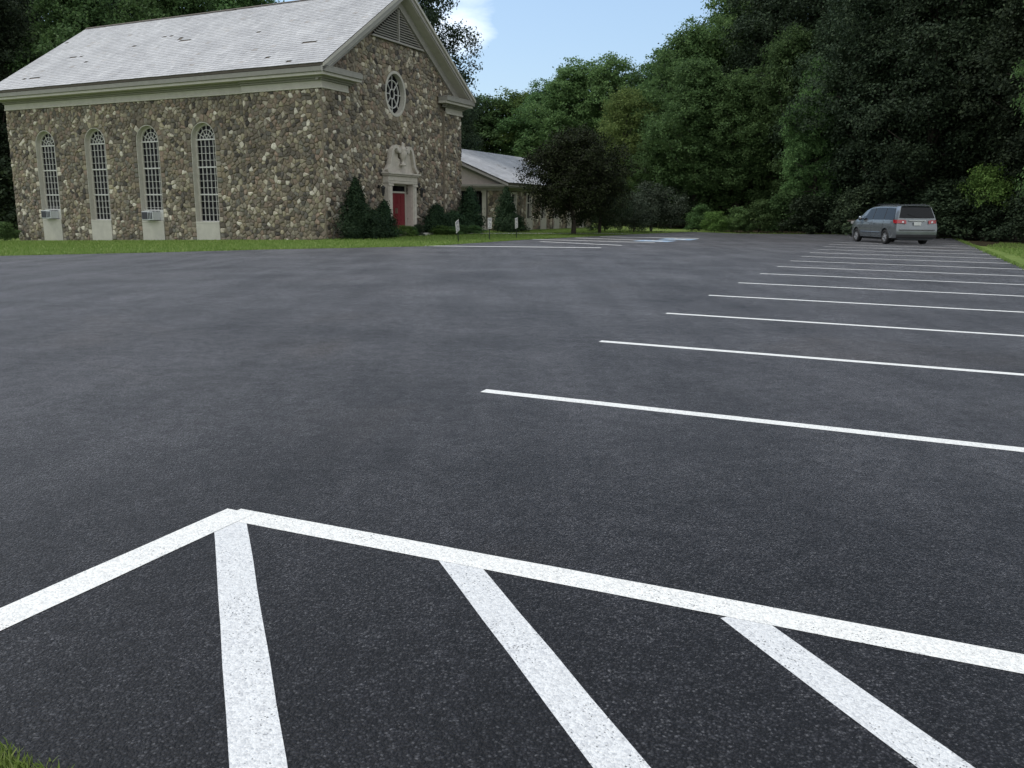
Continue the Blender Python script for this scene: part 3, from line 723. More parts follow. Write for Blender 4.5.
pl_gp = lambda u, z, d: (u, -d, z)
for (a, b_, sd_) in ((0, 1.85, 4), (WX-1.7, WX, 5)):
    plate(mor, [(a, BASE), (b_, BASE), (b_, FRZ+.1), (a, FRZ+.1)], [], pl_gp)
    stone_mesh(sto, cell_stones(a, b_, -.4, FRZ, .245, .175, lambda u, z: True, (), sd_), pl_gp, seed=sd_)
# wall above the returns, over both piers (main wall plane)
for (a, b_, sd_) in ((.1, 1.85, 6), (WX-1.7, WX-.1, 7)):
    plate(mor, [(a, FRZ), (b_, FRZ), (b_, rake(b_)), (a, rake(a))] if a < 5 else [(a, FRZ), (b_, FRZ), (b_, rake(b_)), (a, rake(a))], [], pl_gab)
    stone_mesh(sto, cell_stones(a, b_, FRZ+.3, rake(1.9), .245, .175, lambda u, z: True, (), sd_, gtop), pl_gab, seed=sd_)
for xx in (1.85, WX-1.7): mor.add([(xx, 0, BASE), (xx, RC, BASE), (xx, RC, FRZ+.1), (xx, 0, FRZ+.1)], [(0, 1, 2, 3)])
# the two walls the camera does not see
mor.add([(WX, 0, BASE), (WX, WY, BASE), (WX, WY, EAVE), (WX, 0, EAVE)], [(0, 1, 2, 3)])
mor.add([(RC, WY, BASE), (WX, WY, BASE), (WX, WY, EAVE), (XC, WY, PEAK-.2), (RC, WY, EAVE)], [(0, 1, 2, 3, 4)])
def build_wall(mor, sto, parent):
    k = len(mor.f); mor.add(sto.v, sto.f); w_ = mor.build('wall', M['mortar'], parent); w_.data.materials.append(M['stone'])
    w_.data.polygons.foreach_set('material_index', [0]*k+[1]*(len(w_.data.polygons)-k)); return w_
wall = build_wall(mor, sto, church)
# roof: underlay slab and courses of slates
rm = MB(); y0, y1 = -OV, WY+.45
for sx in (0, 1):
    xe, xr = (-OV, XC) if sx == 0 else (WX+OV, XC)
    rm.add([(xe, y0, EAVE), (xe, y1, EAVE), (xr, y1, PEAK), (xr, y0, PEAK), (xe, y0, EAVE-.1), (xe, y1, EAVE-.1), (xr, y1, PEAK-.12), (xr, y0, PEAK-.12)],
        [(0, 1, 2, 3), (7, 6, 5, 4), (0, 4, 5, 1), (0, 3, 7, 4), (1, 5, 6, 2)])
roof = rm.build('roof', M['slate_under'], church)
def slates(x_e, z_e, x_r, z_r, ya, yb, course=.20, wd=.27, seed=0, missing=()):
    g = random.Random(seed); m_ = MB(); L = math.hypot(x_r-x_e, z_r-z_e); dx, dz = (x_r-x_e)/L, (z_r-z_e)/L; nx_, nz_ = (-dz, dx) if dx > 0 else (dz, -dx)
    nc = int(L/course)
    for j in range(nc):
        a = L*j/nc; bb = min(L, a+course*1.35); y = ya-(wd/2 if j % 2 else 0)
        while y < yb:
            w1 = wd*g.uniform(.85, 1.15); p, q = max(ya, y+.004), min(yb, y+w1-.004); y += w1
            if q-p < .03: continue
            cy = (p+q)/2
            if any((cy-my)**2/mw**2+(a-ma)**2/mh**2 < g.uniform(.5, 1.2) for my, ma, mw, mh in missing) and g.random() < .8: continue
            if g.random() < .002: continue
            lo = a+g.uniform(-.012, .012); lift = .018+g.uniform(0, .004); thin = .006; tk = .012
            def P_(t, h, yy): return (x_e+dx*t+nx_*h, yy, z_e+dz*t+nz_*h)
            m_.add([P_(lo, lift, p), P_(lo, lift, q), P_(bb, thin, q), P_(bb, thin, p), P_(lo, lift-tk, p), P_(lo, lift-tk, q)],
                [(0, 1, 2, 3), (4, 5, 1, 0), (0, 3, 4), (1, 5, 2)])
    return m_
miss = [(10.4, 3.9, .5, .22), (10.9, 4.15, .3, .12), (12.2, 4.6, .4, .12), (17.5, 3.2, .5, .1), (18.5, 1.0, .9, .1), (3.0, .9, .6, .12), (5.5, 3.8, .3, .12), (1.5, 2.0, .5, .1), (15, .5, 1.2, .08)]
slates(-OV-.03, EAVE, XC, PEAK, y0-.03, y1+.03, seed=1, missing=miss).build('slates', M['slate'], roof)
slates(WX+OV+.03, EAVE, XC, PEAK, y0-.03, y1+.03, seed=2).build('slates', M['slate'], roof)
rm = MB().prism([(XC-.12, PEAK-.02), (XC, PEAK+.055), (XC+.12, PEAK-.02), (XC, PEAK+.03)], y1+.04, 'y', y0-.04); rm.build('ridge_cap', M['slate_under'], roof)
# cornice along the sides, returning round both front corners
def cornice(mb_dark, mb_light, x0, x1, ya, yb):
    """rings of boxes round the wall corner that spans x0..x1, ya..yb"""
    for (o, za, zb, tgt) in ((OV-.02, EAVE-.30, EAVE-.11, mb_dark), (OV-.08, EAVE-.42, EAVE-.303, mb_light), (.24, EAVE-.50, EAVE-.423, mb_dark), (.13, EAVE-.57, EAVE-.503, mb_dark), (.055, FRZ+.055, EAVE-.573, mb_light), (.09, FRZ-.02, FRZ+.052, mb_light)):
        tgt.box(x0-o if x0 < 5 else x0, x1 if x0 < 5 else x1+o, ya-o, yb, za, zb)
dk, lt = MB(), MB()
for (o, za, zb, tgt) in ((OV-.02, EAVE-.30, EAVE-.11, dk), (OV-.09, EAVE-.42, EAVE-.303, lt), (.24, EAVE-.50, EAVE-.423, dk), (.14, EAVE-.57, EAVE-.503, dk), (.055, FRZ+.055, EAVE-.573, lt), (.09, FRZ-.02, FRZ+.052, lt)):
    # near side run; the pier stands .12 proud
    tgt.box(-o, .3, 0, 4.25, za, zb); tgt.box((0 if o > .3 else RC)-o, .3, 4.25, WY+(.43 if o > .3 else 0), za, zb)
    # returns on the gable: deeper profiles run further in
    ext = 2.12 if o > .4 else (1.9 if o > .1 else 1.72)
    tgt.box(-o, ext, -o, 0, za, zb)
    ext2 = 2.25 if o > .4 else (1.9 if o > .1 else 1.6)
    tgt.box(WX-ext2, WX+o, -o, 0, za, zb); tgt.box(WX, WX+o, 0, WY, za, zb)
# little lead tops above the returns
dk.prism([(-OV+.02, EAVE-.108), (2.14, EAVE-.108), (2.0, EAVE-.06), (-OV+.2, EAVE-.06)], 0.1, 'y', -OV+.02)
dk.prism([(WX+OV-.02, EAVE-.108), (WX-2.27, EAVE-.108), (WX-2.1, EAVE-.06), (WX+OV-.2, EAVE-.06)], 0.1, 'y', -OV+.02)
corn = lt.build('cornice', M['trim'], church, bevel=.008); dk.build('cornice_moulding', M['trim_dark'], corn, bevel=.008)
# rake boards up both slopes of the gable
rb, rb2 = MB(), MB()
for sx in (1, -1):
    xe = -OV if sx == 1 else WX+OV
    def Q(t, drop): x = xe+(XC-xe)*t; return (x, EAVE+(PEAK-EAVE)*t-drop)
    a, b_ = Q(0, .02), Q(1, .02); c_, d_ = Q(1, .36), Q(0, .32); rb.prism([a, b_, c_, d_], -OV+.10, 'y', -OV+.02)
    a, b_ = Q(0, .02), Q(1, .02); c_, d_ = Q(1, .16), Q(0, .14); rb2.prism([a, b_, c_, d_], -OV+.017, 'y', -OV-.05)
    a, b_ = Q(.03, .362), Q(1, .365); c_, d_ = Q(1, .40), Q(.03, .40); rb2.prism([a, b_, c_, d_], RC-.02, 'y', -OV+.06)
    a, b_ = Q(.05, .402), Q(1, .402); c_, d_ = Q(1, .80), Q(.05, .78); rb.prism([a, b_, c_, d_], RC-.02, 'y', RC-.14)
rk = rb2.build('rake_moulding', M['trim'], church); rb.build('rake_board', M['trim_grey'], rk)
# louvred vent in the peak
hw_ = 2.02; lv = MB(); apex = rake(XC)-.62
k = 0; z = LV0+.08
while z < apex-.02:
    h_ = hw_*(apex-z)/(apex-LV0); 
    if h_ > .06: lv.add([(XC-h_, RC-.13, z), (XC+h_, RC-.13, z), (XC+h_, RC-.03, z+.085), (XC-h_, RC-.03, z+.085), (XC-h_, RC-.13, z-.018), (XC+h_, RC-.13, z-.018)], [(0, 1, 2, 3), (4, 5, 1, 0)])
    z += .105
vent = MB().prism([(XC-hw_-.1, LV0-.08), (XC+hw_+.1, LV0-.08), (XC+hw_, LV0), (XC-hw_, LV0)], RC-.16, 'y', RC-.01).box(XC-.035, XC+.035, RC-.15, RC-.02, LV0, apex-.05).build('vent_frame', M['trim_grey'], church)
lv.build('louvres', M['trim_dark'], vent); 
MB().add([(XC-hw_, RC-.012, LV0), (XC+hw_, RC-.012, LV0), (XC, RC-.012, apex)], [(0, 1, 2)]).build('vent_back', M['iron'], vent)
# the four arched windows
for wi, c in enumerate(WIN):
    has_ac = wi in (1, 3) and False
    ac = wi in (3, 1)
    ac = wi in (1, 3)
    GR = WR-.13; XF = RC+.24
    fr = MB(); o_ = arch_outline(c, WR-.005, WSPR, WSILL); i_ = arch_outline(c, WR-.035, WSPR, WSILL)
    # painted reveal lining the opening
    n = len(o_); fr.add([(RC-.02, p[0], p[1]) for p in o_]+[(XF+.05, p[0], p[1]) for p in o_]+[(RC-.02, p[0], p[1]) for p in i_]+[(XF+.05, p[0], p[1]) for p in i_],
        [(i, i+1, n+i+1, n+i) for i in range(n-1)]+[(2*n+i, 3*n+i, 3*n+i+1, 2*n+i+1) for i in range(n-1)]+[(i, 2*n+i, 2*n+i+1, i+1) for i in range(n-1)])
    # casing round the sash
    path = arch_outline(c, WR-.085, WSPR, WSILL); fr.strip(path, .10, XF-.04, XF+.04, 'x')
    fr.box(RC-.05, XF+.04, c-WR+.02, c+WR-.02, WSILL-.07, WSILL+.02)
    win = fr.build('window', M['trim'], church)
    MB().prism(arch_outline(c, WR-.06, WSPR, WSILL), XF+.03, 'x', XF+.02).build('glass', M['glass_dark'], win)
    mu = MB(); f0, f1 = XF-.035, XF+.018; lo = WSILL+.02; 
    for k in range(1, 5):
        yy = c-GR+2*GR*k/5; mu.box(f0, f1, yy-.010, yy+.010, lo, WSPR)
    rows = 12; sp = (WSPR-lo)/rows
    for k in range(0, rows+1):
        thick = .03 if k in (4, 8, 12, 0) else .009
        zz = lo+sp*k; mu.box(f0-.012 if thick > .02 else f0-.002, f1, c-GR, c+GR, zz-thick, zz+thick)
    for rr in (.22, .42): mu.strip([(c-rr*math.cos(a*PI/14), WSPR+rr*math.sin(a*PI/14)) for a in range(15)], .024, f0-.001, f1, 'x')
    for k in range(1, 6):
        a = PI*k/6; r0_ = .22 if k % 2 else .0; mu.strip([(c-math.cos(a)*r0_, WSPR+math.sin(a)*r0_), (c-math.cos(a)*(GR+.02), WSPR+math.sin(a)*(GR+.02))], .022, f0, f1, 'x')
    mu.build('muntins', M['muntin'], win)
    MB().box(RC-.045, XF+.06, c-WR+.02, c+WR-.02, BASE, WSILL-.075).build('apron_panel', M['trim'], win)
    if wi in (1, 3):
        pass
for wi, pos in ((1, 'second arched window from the near corner'), (3, 'far left arched window')):
    pass
def air_conditioner(c, label):
    o = empty('air_conditioner', CH+Vector((0, 0, 0)), ROTZ, label, 'air conditioner', 'window air conditioners on the church')
    o.location = CH+Matrix.Rotation(ROTZ, 3, 'Z') @ Vector((RC, c, WSILL+.03)); hw = .37
    b_ = MB().box(-.34, .20, -hw, hw, .02, .42).build('casing', M['ac_case'], o, bevel=.012)
    MB().box(-.352, -.343, -.02, hw-.03, .06, .385).build('condenser_grille', M['ac_dark'], o)
    g_ = MB()
    for k in range(3): g_.box(-.352, -.343, -hw+.05+k*.1, -hw+.05+k*.1+.055, .07, .375)
    g_.build('side_vents', M['ac_dark'], o)
    MB().box(.10, .16, -WR+.05, -hw-.002, .0, .45).box(.10, .16, hw+.002, WR-.05, .0, .45).box(.10, .21, -WR+.05, WR-.05, .452, .50).build('filler_panel', M['muntin'], o)
# the air conditioners sit in the two windows that the photograph shows them in
air_conditioner(WIN[1], 'grey window air conditioner in the third arched window from the left')
air_conditioner(WIN[3], 'grey window air conditioner in the leftmost arched window')
# oval window in the gable
fr = MB(); path = [(OCX+(ORX-.05)*math.cos(k*2*PI/32), OCZ+(ORZ-.05)*math.sin(k*2*PI/32)) for k in range(32)]
fr.strip(path, .12, RC-.03, RC+.26, 'y', True)
ow = fr.build('oval_window', M['trim'], church)
MB().prism([(OCX+(ORX-.09)*math.cos(k*2*PI/32), OCZ+(ORZ-.09)*math.sin(k*2*PI/32)) for k in range(32)], RC+.25, 'y', RC+.23).build('glass', M['glass_dark'], ow)
mu = MB()
for q in (.22, .62): mu.strip([(OCX+ORX*q*math.cos(k*2*PI/28), OCZ+ORZ*q*math.sin(k*2*PI/28)) for k in range(28)], .035, RC+.16, RC+.22, 'y', True)
for k in range(8):
    a = PI*k/4; mu.strip([(OCX+ORX*q*math.cos(a), OCZ+ORZ*q*math.sin(a)) for q in (.22, .95)], .032, RC+.165, RC+.218, 'y')
mu.build('muntins', M['muntin'], ow)
# door surround with swan-neck pediment
ec = 5.5; Yf = RC-.32; SILL = .46
su = MB()
for sx in (-1, 1):
    xa, xb = sorted((ec+sx*1.18, ec+sx*.86)); su.box(xa, xb, Yf, RC+.02, .05, 2.68)
    xa, xb = sorted((ec+sx*1.12, ec+sx*.92)); su.box(xa, xb, Yf-.03, Yf-.002, .42, 2.55)
    xa, xb = sorted((ec+sx*1.22, ec+sx*.82)); su.box(xa, xb, Yf-.06, RC, .0, .40); su.box(xa+.01, xb-.01, Yf-.055, Yf-.004, 2.56, 2.66)
su.box(ec-1.22, ec+1.22, Yf-.03, RC+.02, 2.685, 3.02); su.box(ec-1.20, ec+1.20, Yf-.05, Yf-.032, 2.80, 2.83)
su.box(ec-1.30, ec+1.30, Yf-.10, RC+.02, 3.023, 3.09); su.box(ec-1.36, ec+1.36, Yf-.16, RC+.02, 3.093, 3.17)
ent = su.build('door_surround', M['limestone'], church, bevel=.012)
pd = MB(); LP = [(-1.25, 3.173), (-1.22, 3.26), (-1.05, 3.36), (-.93, 3.52), (-.86, 3.75), (-.80, 4.0), (-.74, 4.18), (-.66, 4.30), (-.34, 4.30), (-.30, 4.15), (-.22, 3.85), (0, 3.74)]
pd.prism([(ec+x, z) for x, z in LP]+[(ec-x, z) for x, z in reversed(LP[:-1])], RC-.02, 'y', Yf+.10)
for sx in (-1, 1):
    crv = [(ec+sx*x, z) for x, z in ((1.28, 3.22), (1.12, 3.34), (1.0, 3.5), (.93, 3.75), (.87, 4.0), (.80, 4.2), (.68, 4.32), (.5, 4.34), (.38, 4.28))]
    pd.strip(crv, .15, Yf-.06, Yf+.098, 'y'); pd.lathe([(.001, Yf-.12), (.12, Yf-.12), (.13, Yf-.08), (.13, Yf+.15)], 14, (ec+sx*.36, 0, 4.18), 'y')
pd.build('swan_neck_pediment', M['limestone'], ent)
fi = MB().lathe([(.16, 3.50), (.17, 3.56), (.07, 3.62), (.06, 3.74), (.10, 3.80), (.19, 3.95), (.21, 4.10), (.17, 4.20), (.20, 4.24), (.11, 4.34), (.05, 4.44), (.07, 4.50), (.02, 4.58)], 14, (ec, Yf-.02, 0)); fi.build('finial', M['limestone'], ent, smooth=True)
rv = MB()
for xx, sgn in ((ec+.858, 1), (ec-.858, -1)):
    xa, xb = sorted((xx, xx+.03*sgn)); rv.box(xa, xb, Yf+.01, RC+.30, SILL, 2.68)
    for k in range(4):
        xa, xb = sorted((xx-.018*sgn, xx-.002*sgn)); rv.box(xa, xb, Yf+.07, RC+.05, SILL+.1+k*.52, SILL+.52+k*.52)
rv.box(ec-.85, ec+.85, Yf+.01, RC+.30, 2.66, 2.683); rv.build('door_reveal', M['siding'], ent)
df = MB().box(ec-.85, ec-.78, RC+.08, RC+.16, SILL, 2.655).box(ec+.78, ec+.85, RC+.08, RC+.16, SILL, 2.655).box(ec-.778, ec+.778, RC+.08, RC+.16, 2.26, 2.34).box(ec-.778, ec+.778, RC+.08, RC+.16, 2.60, 2.655).build('door_frame', M['trim'], church)
MB().box(ec-.778, ec+.778, RC+.12, RC+.13, 2.342, 2.598).build('transom_glass', M['glass_dark'], df)
for sx in (-1, 1):
    xa, xb = sorted((ec+sx*.004, ec+sx*.776)); d_ = MB().box(xa, xb, RC+.11, RC+.155, SILL+.01, 2.256)
    for k, (za, zb) in enumerate(((.12, .62), (.72, 1.22), (1.32, 1.68))):
        d_.box(xa+.1, xa+.36, RC+.095, RC+.108, SILL+za, SILL+zb); d_.box(xb-.36, xb-.1, RC+.095, RC+.108, SILL+za, SILL+zb)
    dr = d_.build('door', M['door_red'], df); 
    MB().box(ec+sx*.06-.015, ec+sx*.06+.015, RC+.05, RC+.09, SILL+.85, SILL+1.1).build('handle', M['brass'], dr)
MB().box(ec-1.5, ec+1.5, -1.0, RC-.02, .05, SILL-.06).box(ec-1.7, ec+1.7, -1.35, -1.003, .0, SILL-.2).build('doorstep', M['concrete'], church, bevel=.01)
MB().box(ec-.85, ec+.85, RC-.02, RC+.3, .1, SILL-.003).build('threshold', M['concrete'], church)
for sx in (-1, 1):
    lx = ec+sx*1.62; l_ = MB().box(lx-.03, lx+.03, -.0, RC, 2.42, 2.58).tube([(lx, .0, 2.5), (lx, -.14, 2.62), (lx, -.2, 2.55)], .014, 6).lathe([(.02, 2.56), (.11, 2.47), (.115, 2.44), (.085, 2.43), (.055, 2.14), (.06, 2.12), (.01, 2.08)], 6, (lx, -.2, 0))
    l_.build('wall_lantern', M['iron'], church)

# ------------------------------------------------------------------ the low wing behind
AX = Vector((at_depth(508, 182.5, 50).x, 50, 0)); AE = at_depth(508, 182.5, 50).z
AX = AX+Vector((.444*.5-.896*.5, .896*.5+.444*.5, 0))     # from the roof tip to the wall corner
wing = empty('parish_hall', AX, ROTZ, 'low fieldstone wing with slate gable roof and tall narrow windows right of the church', 'hall')
gb = gz(AX.x, AX.y)
AW, AL, AOV = 10.6, 14.2, .5; AR = 2.35; AC = AW/2; AT = AE-.42
wins = [1.2, 3.35, 5.5, 7.65, 9.95, 12.2]; HW = .36
mor, sto = MB(), MB()
holes = [[(c-HW, gb-.2), (c+HW, gb-.2), (c+HW, AT-.08), (c-HW, AT-.08)] for c in wins]
plate(mor, [(0, -.5), (AL, -.5), (AL, AT+.05), (0, AT+.05)], holes, lambda u, z, d: (u, -d, z))
ext = []
for c in wins:
    z = gb-.1
    while z < AT:
        for s2 in (-1, 1): ext += [(c+s2*(HW+.12), z, True), (c+s2*(HW-.12), z, False)]
        z += .23
stone_mesh(sto, cell_stones(0, AL, gb-.2, AT, .27, .2, lambda u, z: not any(abs(u-c) < HW for c in wins), ext, 21), lambda u, z, d: (u, -d, z), .04, 21)
plate(mor, [(0, -.5), (1.1, -.5), (1.1, AT+.05), (0, AT+.05)], [], lambda u, z, d: (-d, u, z))
stone_mesh(sto, cell_stones(0, 1.1, gb-.2, AT, .27, .2, lambda u, z: True, (), 22), lambda u, z, d: (-d, u, z), .04, 22)
mor.box(1.2, AL, AW-.1, AW, -.5, AT).add([(AL, 0, -.5), (AL, AW, -.5), (AL, AW, AT), (AL, AC, AE+AR-.3), (AL, 0, AT)], [(0, 1, 2, 3, 4)])
mor.add([(1.4, 1.1, -.5), (1.4, AW, -.5), (1.4, AW, AT), (1.4, 1.1, AT)], [(0, 1, 2, 3)]).add([(0, 1.1, -.5), (1.4, 1.1, -.5), (1.4, 1.1, AT), (0, 1.1, AT)], [(0, 1, 2, 3)])
build_wall(mor, sto, wing)
rm = MB()
for (ye, yr) in ((-AOV, AC), (AW+AOV, AC)):
    rm.add([(-AOV, ye, AE), (AL+AOV, ye, AE), (AL+AOV, yr, AE+AR), (-AOV, yr, AE+AR), (-AOV, ye, AE-.08), (AL+AOV, ye, AE-.08), (AL+AOV, yr, AE+AR-.1), (-AOV, yr, AE+AR-.1)],
        [(0, 1, 2, 3), (7, 6, 5, 4), (0, 4, 5, 1), (0, 3, 7, 4), (1, 5, 6, 2)])
rf = rm.build('roof', M['slate_under'], wing)
def swap(m_): m_.v = [(y, x, z) for x, y, z in m_.v]; return m_
swap(slates(-AOV-.03, AE, AC, AE+AR, -AOV-.02, AL+AOV, seed=8, course=.22, wd=.3)).build('slates', M['slate'], rf)
swap(slates(AW+AOV+.03, AE, AC, AE+AR, -AOV-.02, AL+AOV, seed=9, course=.22, wd=.3)).build('slates', M['slate'], rf)
cn, cn2 = MB(), MB()
for (o, za, zb, t2) in ((AOV-.04, AE-.20, AE-.085, cn2), (AOV-.1, AE-.27, AE-.203, cn), (.08, AT-.02, AE-.273, cn)):
    t2.box(-o, AL+.1, -o, .05, za, zb); t2.box(-o, .05, .05, AW+o, za, zb)
cr_ = cn.build('cornice', M['trim_grey'], wing); cn2.build('gutter', M['trim_dark'], cr_)
MB().prism([(-.2, AE-.085), (AW+.2, AE-.085), (AC, AE+AR-.25)], -.12, 'x', -.02).build('pediment_panel', M['siding'], wing)
rb = MB()
for ye in (-AOV, AW+AOV):
    def Q(t, dr): return (ye+(AC-ye)*t, AE+AR*t-dr)
    rb.prism([Q(0, .015), Q(1, .015), Q(1, .25), Q(0, .2)], -AOV+.06, 'x', -AOV+.0)
    rb.prism([Q(0.06, .26), Q(1, .26), Q(1, .42), Q(.06, .40)], -.12-.06, 'x', -.121)
rb.build('rake_board', M['trim_grey'], wing)
for c in wins:
    f_ = MB().box(c-HW, c-HW+.09, -.06, .14, gb-.1, AT-.08).box(c+HW-.09, c+HW, -.06, .14, gb-.1, AT-.08).box(c-HW+.09, c+HW-.09, -.05, .14, AT-.2, AT-.083).box(c-HW+.09, c+HW-.09, .05, .13, gb+1.62, gb+1.69)
    wn = f_.build('window', M['trim'], wing); MB().box(c-HW+.09, c+HW-.09, .10, .11, gb+.6, AT-.2).build('glass', M['glass_dark'], wn)
    MB().box(c-HW-.06, c+HW+.06, -.11, .0, gb-.2, gb+.72).build('apron_panel', M['trim'], wn)
# recessed entrance at the near gable end
posts = []
for yy, wd in ((1.35, .13), (2.15, .13), (4.3, .13), (6.2, .13), (8.3, .13), (9.2, .13)):
    pc = MB().box(.0, .24, yy-wd, yy+wd, gb-.1, AT); pc.box(-.04, .28, yy-wd-.04, yy+wd+.04, gb-.1, gb+.18); pc.box(-.04, .28, yy-wd-.04, yy+wd+.04, AT-.12, AT-.003); pc.build('entrance_post', M['trim'], wing)
en = MB().box(.16, .17, 1.5, 9.2, gb+.05, AT-.05).build('entrance_glass', M['glass_dark'], wing)
rl = MB()
for (a, b_) in ((1.48, 2.02), (2.28, 4.17), (4.43, 6.07), (6.33, 8.17)): rl.box(.1, .15, a, b_, gb+.92, gb+.98)
rl.build('mid_rail', M['trim'], en)
MB().tube([(.05, 1.75, AT), (.05, 1.75, AT-.2)], .01, 5).lathe([(.01, AT-.18), (.1, AT-.26), (.09, AT-.30), (.07, AT-.58), (.02, AT-.66)], 6, (.05, 1.75, 0)).build('hanging_lantern', M['iron'], wing)
MB().box(-1.6, .0, 1.0, 9.4, gb-.3, gb+.06).build('porch_slab', M['concrete'], wing, bevel=.01)
# ------------------------------------------------------------------ foundation planting
def loc(lx, ly):
    p = CH+Matrix.Rotation(ROTZ, 3, 'Z') @ Vector((lx, ly, 0)); return p.x, p.y
gy_ = 'clipped evergreens along the church front'
x, y = loc(.75, -1.0); yew(x, y, 2.4, .9, 'tallest dark cone shaped yew, left of the red door', group=gy_, n=9000, power=.85)
x, y = loc(2.0, -.95); yew(x, y, 1.1, .62, 'low dark bush between the tallest yew and the yew beside the door', group=gy_, power=.5)
x, y = loc(3.0, -.85); yew(x, y, 1.5, .6, 'cone shaped yew left of the left pilaster of the door', group=gy_, power=.7)
x, y = loc(1.35, -1.6); yew(x, y, .75, .65, 'low spreading bush at the foot of the tallest yew', group=gy_, power=.45)
x, y = loc(7.55, -.8); yew(x, y, 1.35, .8, 'rounded yew right of the red door', group=gy_, power=.55)
x, y = loc(9.3, -.7); yew(x, y, 1.05, .75, 'low yew at the right front corner of the church', group=gy_, power=.5)
x, y = by_px(470, 45); yew(x, y, 2.25, .75, 'tall dark yew between the church corner and the glazed entrance', group=gy_, n=8000, power=.6)
x, y = by_px(506, 47.5); yew(x, y, 2.35, .78, 'tall dark yew in front of the near corner of the low wing', group=gy_, n=8000, power=.75)
x, y = by_px(512, 47.0); yew(x, y, .9, .8, 'low bush at the right foot of the yew by the low wing', group=gy_, power=.45)
gh = 'low clipped bushes by the church door'
def low_bush(x, y, H, R, label, mk='shrub', group=gh):
    o = place_tree(mk, x, y, H, random.uniform(0, 6), label, 'bush', group, 'low_bush', R/(1.7*H/3))
    return o
for (px, py, H, R, lb, mk) in ((392, 237.4, .5, .5, 'low green bush left of the door step', 'shrub'), (404, 236.6, .5, .5, 'yellow green low bush in front of the red door', 'shrub_bright'),
    (412, 236.4, .45, .4, 'low bush right of the yellow green one', 'shrub'), (419, 236.2, .55, .38, 'round dark boxwood under the right pilaster of the door', 'shrub_dark'),
    (380, 238.0, .4, .5, 'low leafy bush under the cone yew beside the door', 'shrub'), (442, 235.2, .45, .6, 'low yellow green bush right of the pale walk slab', 'shrub_bright'),
    (452, 235.0, .4, .6, 'low green bush behind the leaning sign', 'shrub'), (462, 234.6, .45, .6, 'low green bush under the church corner', 'shrub'),
    (474, 234.0, .45, .6, 'low leafy bush at the foot of the tall yew by the glazed entrance', 'shrub'), (516, 230.5, .6, .4, 'small pale bush under the first window of the low wing', 'grey')):
    x, y = on_ground(px, py); low_bush(x, y, H, R, lb, mk)
pp = [loc(7.4, -2.0), loc(9.6, -2.0), loc(9.6, -1.4), loc(7.4, -1.4)]
tag(drape(pp, 1, .05, 'path', M['concrete']), kind='structure')

# ------------------------------------------------------------------ signs at the accessible stalls
def parking_sign(px, py, lean_x, lean_y, label, yaw):
    x, y = on_ground(px, py); o = empty('parking_sign', (x, y, gz(x, y)), yaw, label, 'sign', 'parking signs on the lawn edge'); o.rotation_euler = (lean_y, lean_x, yaw)
    p = MB().box(-.02, .02, -.012, .012, -.2, .92); 
    for k in range(7): p.box(-.021, .021, -.0135, -.0125, .05+k*.07, .07+k*.07)
    p.build('post', M['steel_post'], o)
    s_o = MB().box(-.15, .15, -.018, -.013, .46, .92).build('plate', M['sign_white'], o, bevel=.002)
    q = MB(); q.box(-.12, .12, -.0205, -.019, .845, .875); q.box(-.09, .09, -.0205, -.019, .795, .822)
    q.strip([(.075*math.cos(a), .64+.075*math.sin(a)) for a in [PI*.85+k/12*PI*1.4 for k in range(13)]], .022, -.0205, -.019)
    q.box(-.03, -.008, -.0205, -.019, .65, .75); q.box(-.006, .06, -.0205, -.019, .655, .68); q.box(.05, .075, -.0205, -.019, .58, .652); q.box(-.12, .12, -.0205, -.019, .50, .525)
    q.build('wheelchair_symbol', M['sign_grey'], s_o)
    return o
parking_sign(458.6, 242.6, -.42, .12, 'white parking sign leaning left on its dark post, nearest of the three', 1.15)
parking_sign(489.4, 239.6, .0, 0, 'upright white parking sign in front of the glazed entrance, middle of the three', 1.0)
parking_sign(516.6, 238.4, -.17, .03, 'white parking sign tilted slightly, farthest right of the three', 1.15)
# small plank with a white plate at the wood edge
p = at_depth(853, 221.5, 47.5); o = empty('plank_sign', (p.x, p.y, gz(p.x, p.y)), .1, 'weathered wooden plank with a small white plate at the wood edge left of the minivan', 'sign')
zc = p.z-gz(p.x, p.y); MB().box(-.30, .55, -.02, .02, zc-.0, zc+.09).build('plank', M['wood_board'], o)
MB().box(-.12, .2, -.03, -.021, zc-.11, zc+.03).build('plate', M['sign_white'], o); MB().box(.36, .42, .021, .08, -.1, zc+.08).build('post', M['steel_post'], o)

# ------------------------------------------------------------------ minivan (local X forward)
def car_paint():
    m, nt, b = mat('silver_paint'); tc = N(nt, 'ShaderNodeTexCoord').outputs['Object']
    n = N(nt, 'ShaderNodeTexNoise', i_Scale=2.2, i_Detail=5); nt.links.new(tc, n.inputs['Vector'])
    r = ramp(nt, [(.3, (.155, .172, .184)), (.7, (.195, .215, .228))]); nt.links.new(n.outputs['Fac'], r.inputs['Fac']); nt.links.new(r.outputs['Color'], b.inputs['Base Color'])
    b.inputs['Metallic'].default_value = .5; b.inputs['Roughness'].default_value = .27; b.inputs['Coat Weight'].default_value = .8; b.inputs['Coat Roughness'].default_value = .06
    return m
M['silver'] = car_paint()
M['car_glass'] = plain('car_glass', (.008, .009, .011), .04, var=.1, spec=.22)
M['tyre'] = plain('tyre', (.014, .014, .014), .85)
M['rim'] = plain('rim', (.55, .56, .58), .3, metal=.7)
M['tail_red'] = plain('tail_red', (.30, .008, .014), .15, var=.1, spec=.6, coat=.8)
M['plastic'] = plain('plastic', (.022, .022, .024), .6)
M['plate_white'] = plain('plate_white', (.6, .62, .6), .4)
M['clear_lens'] = plain('clear_lens', (.7, .72, .75), .1, spec=.8)
CARYAW = PI/2+math.radians(1.5)
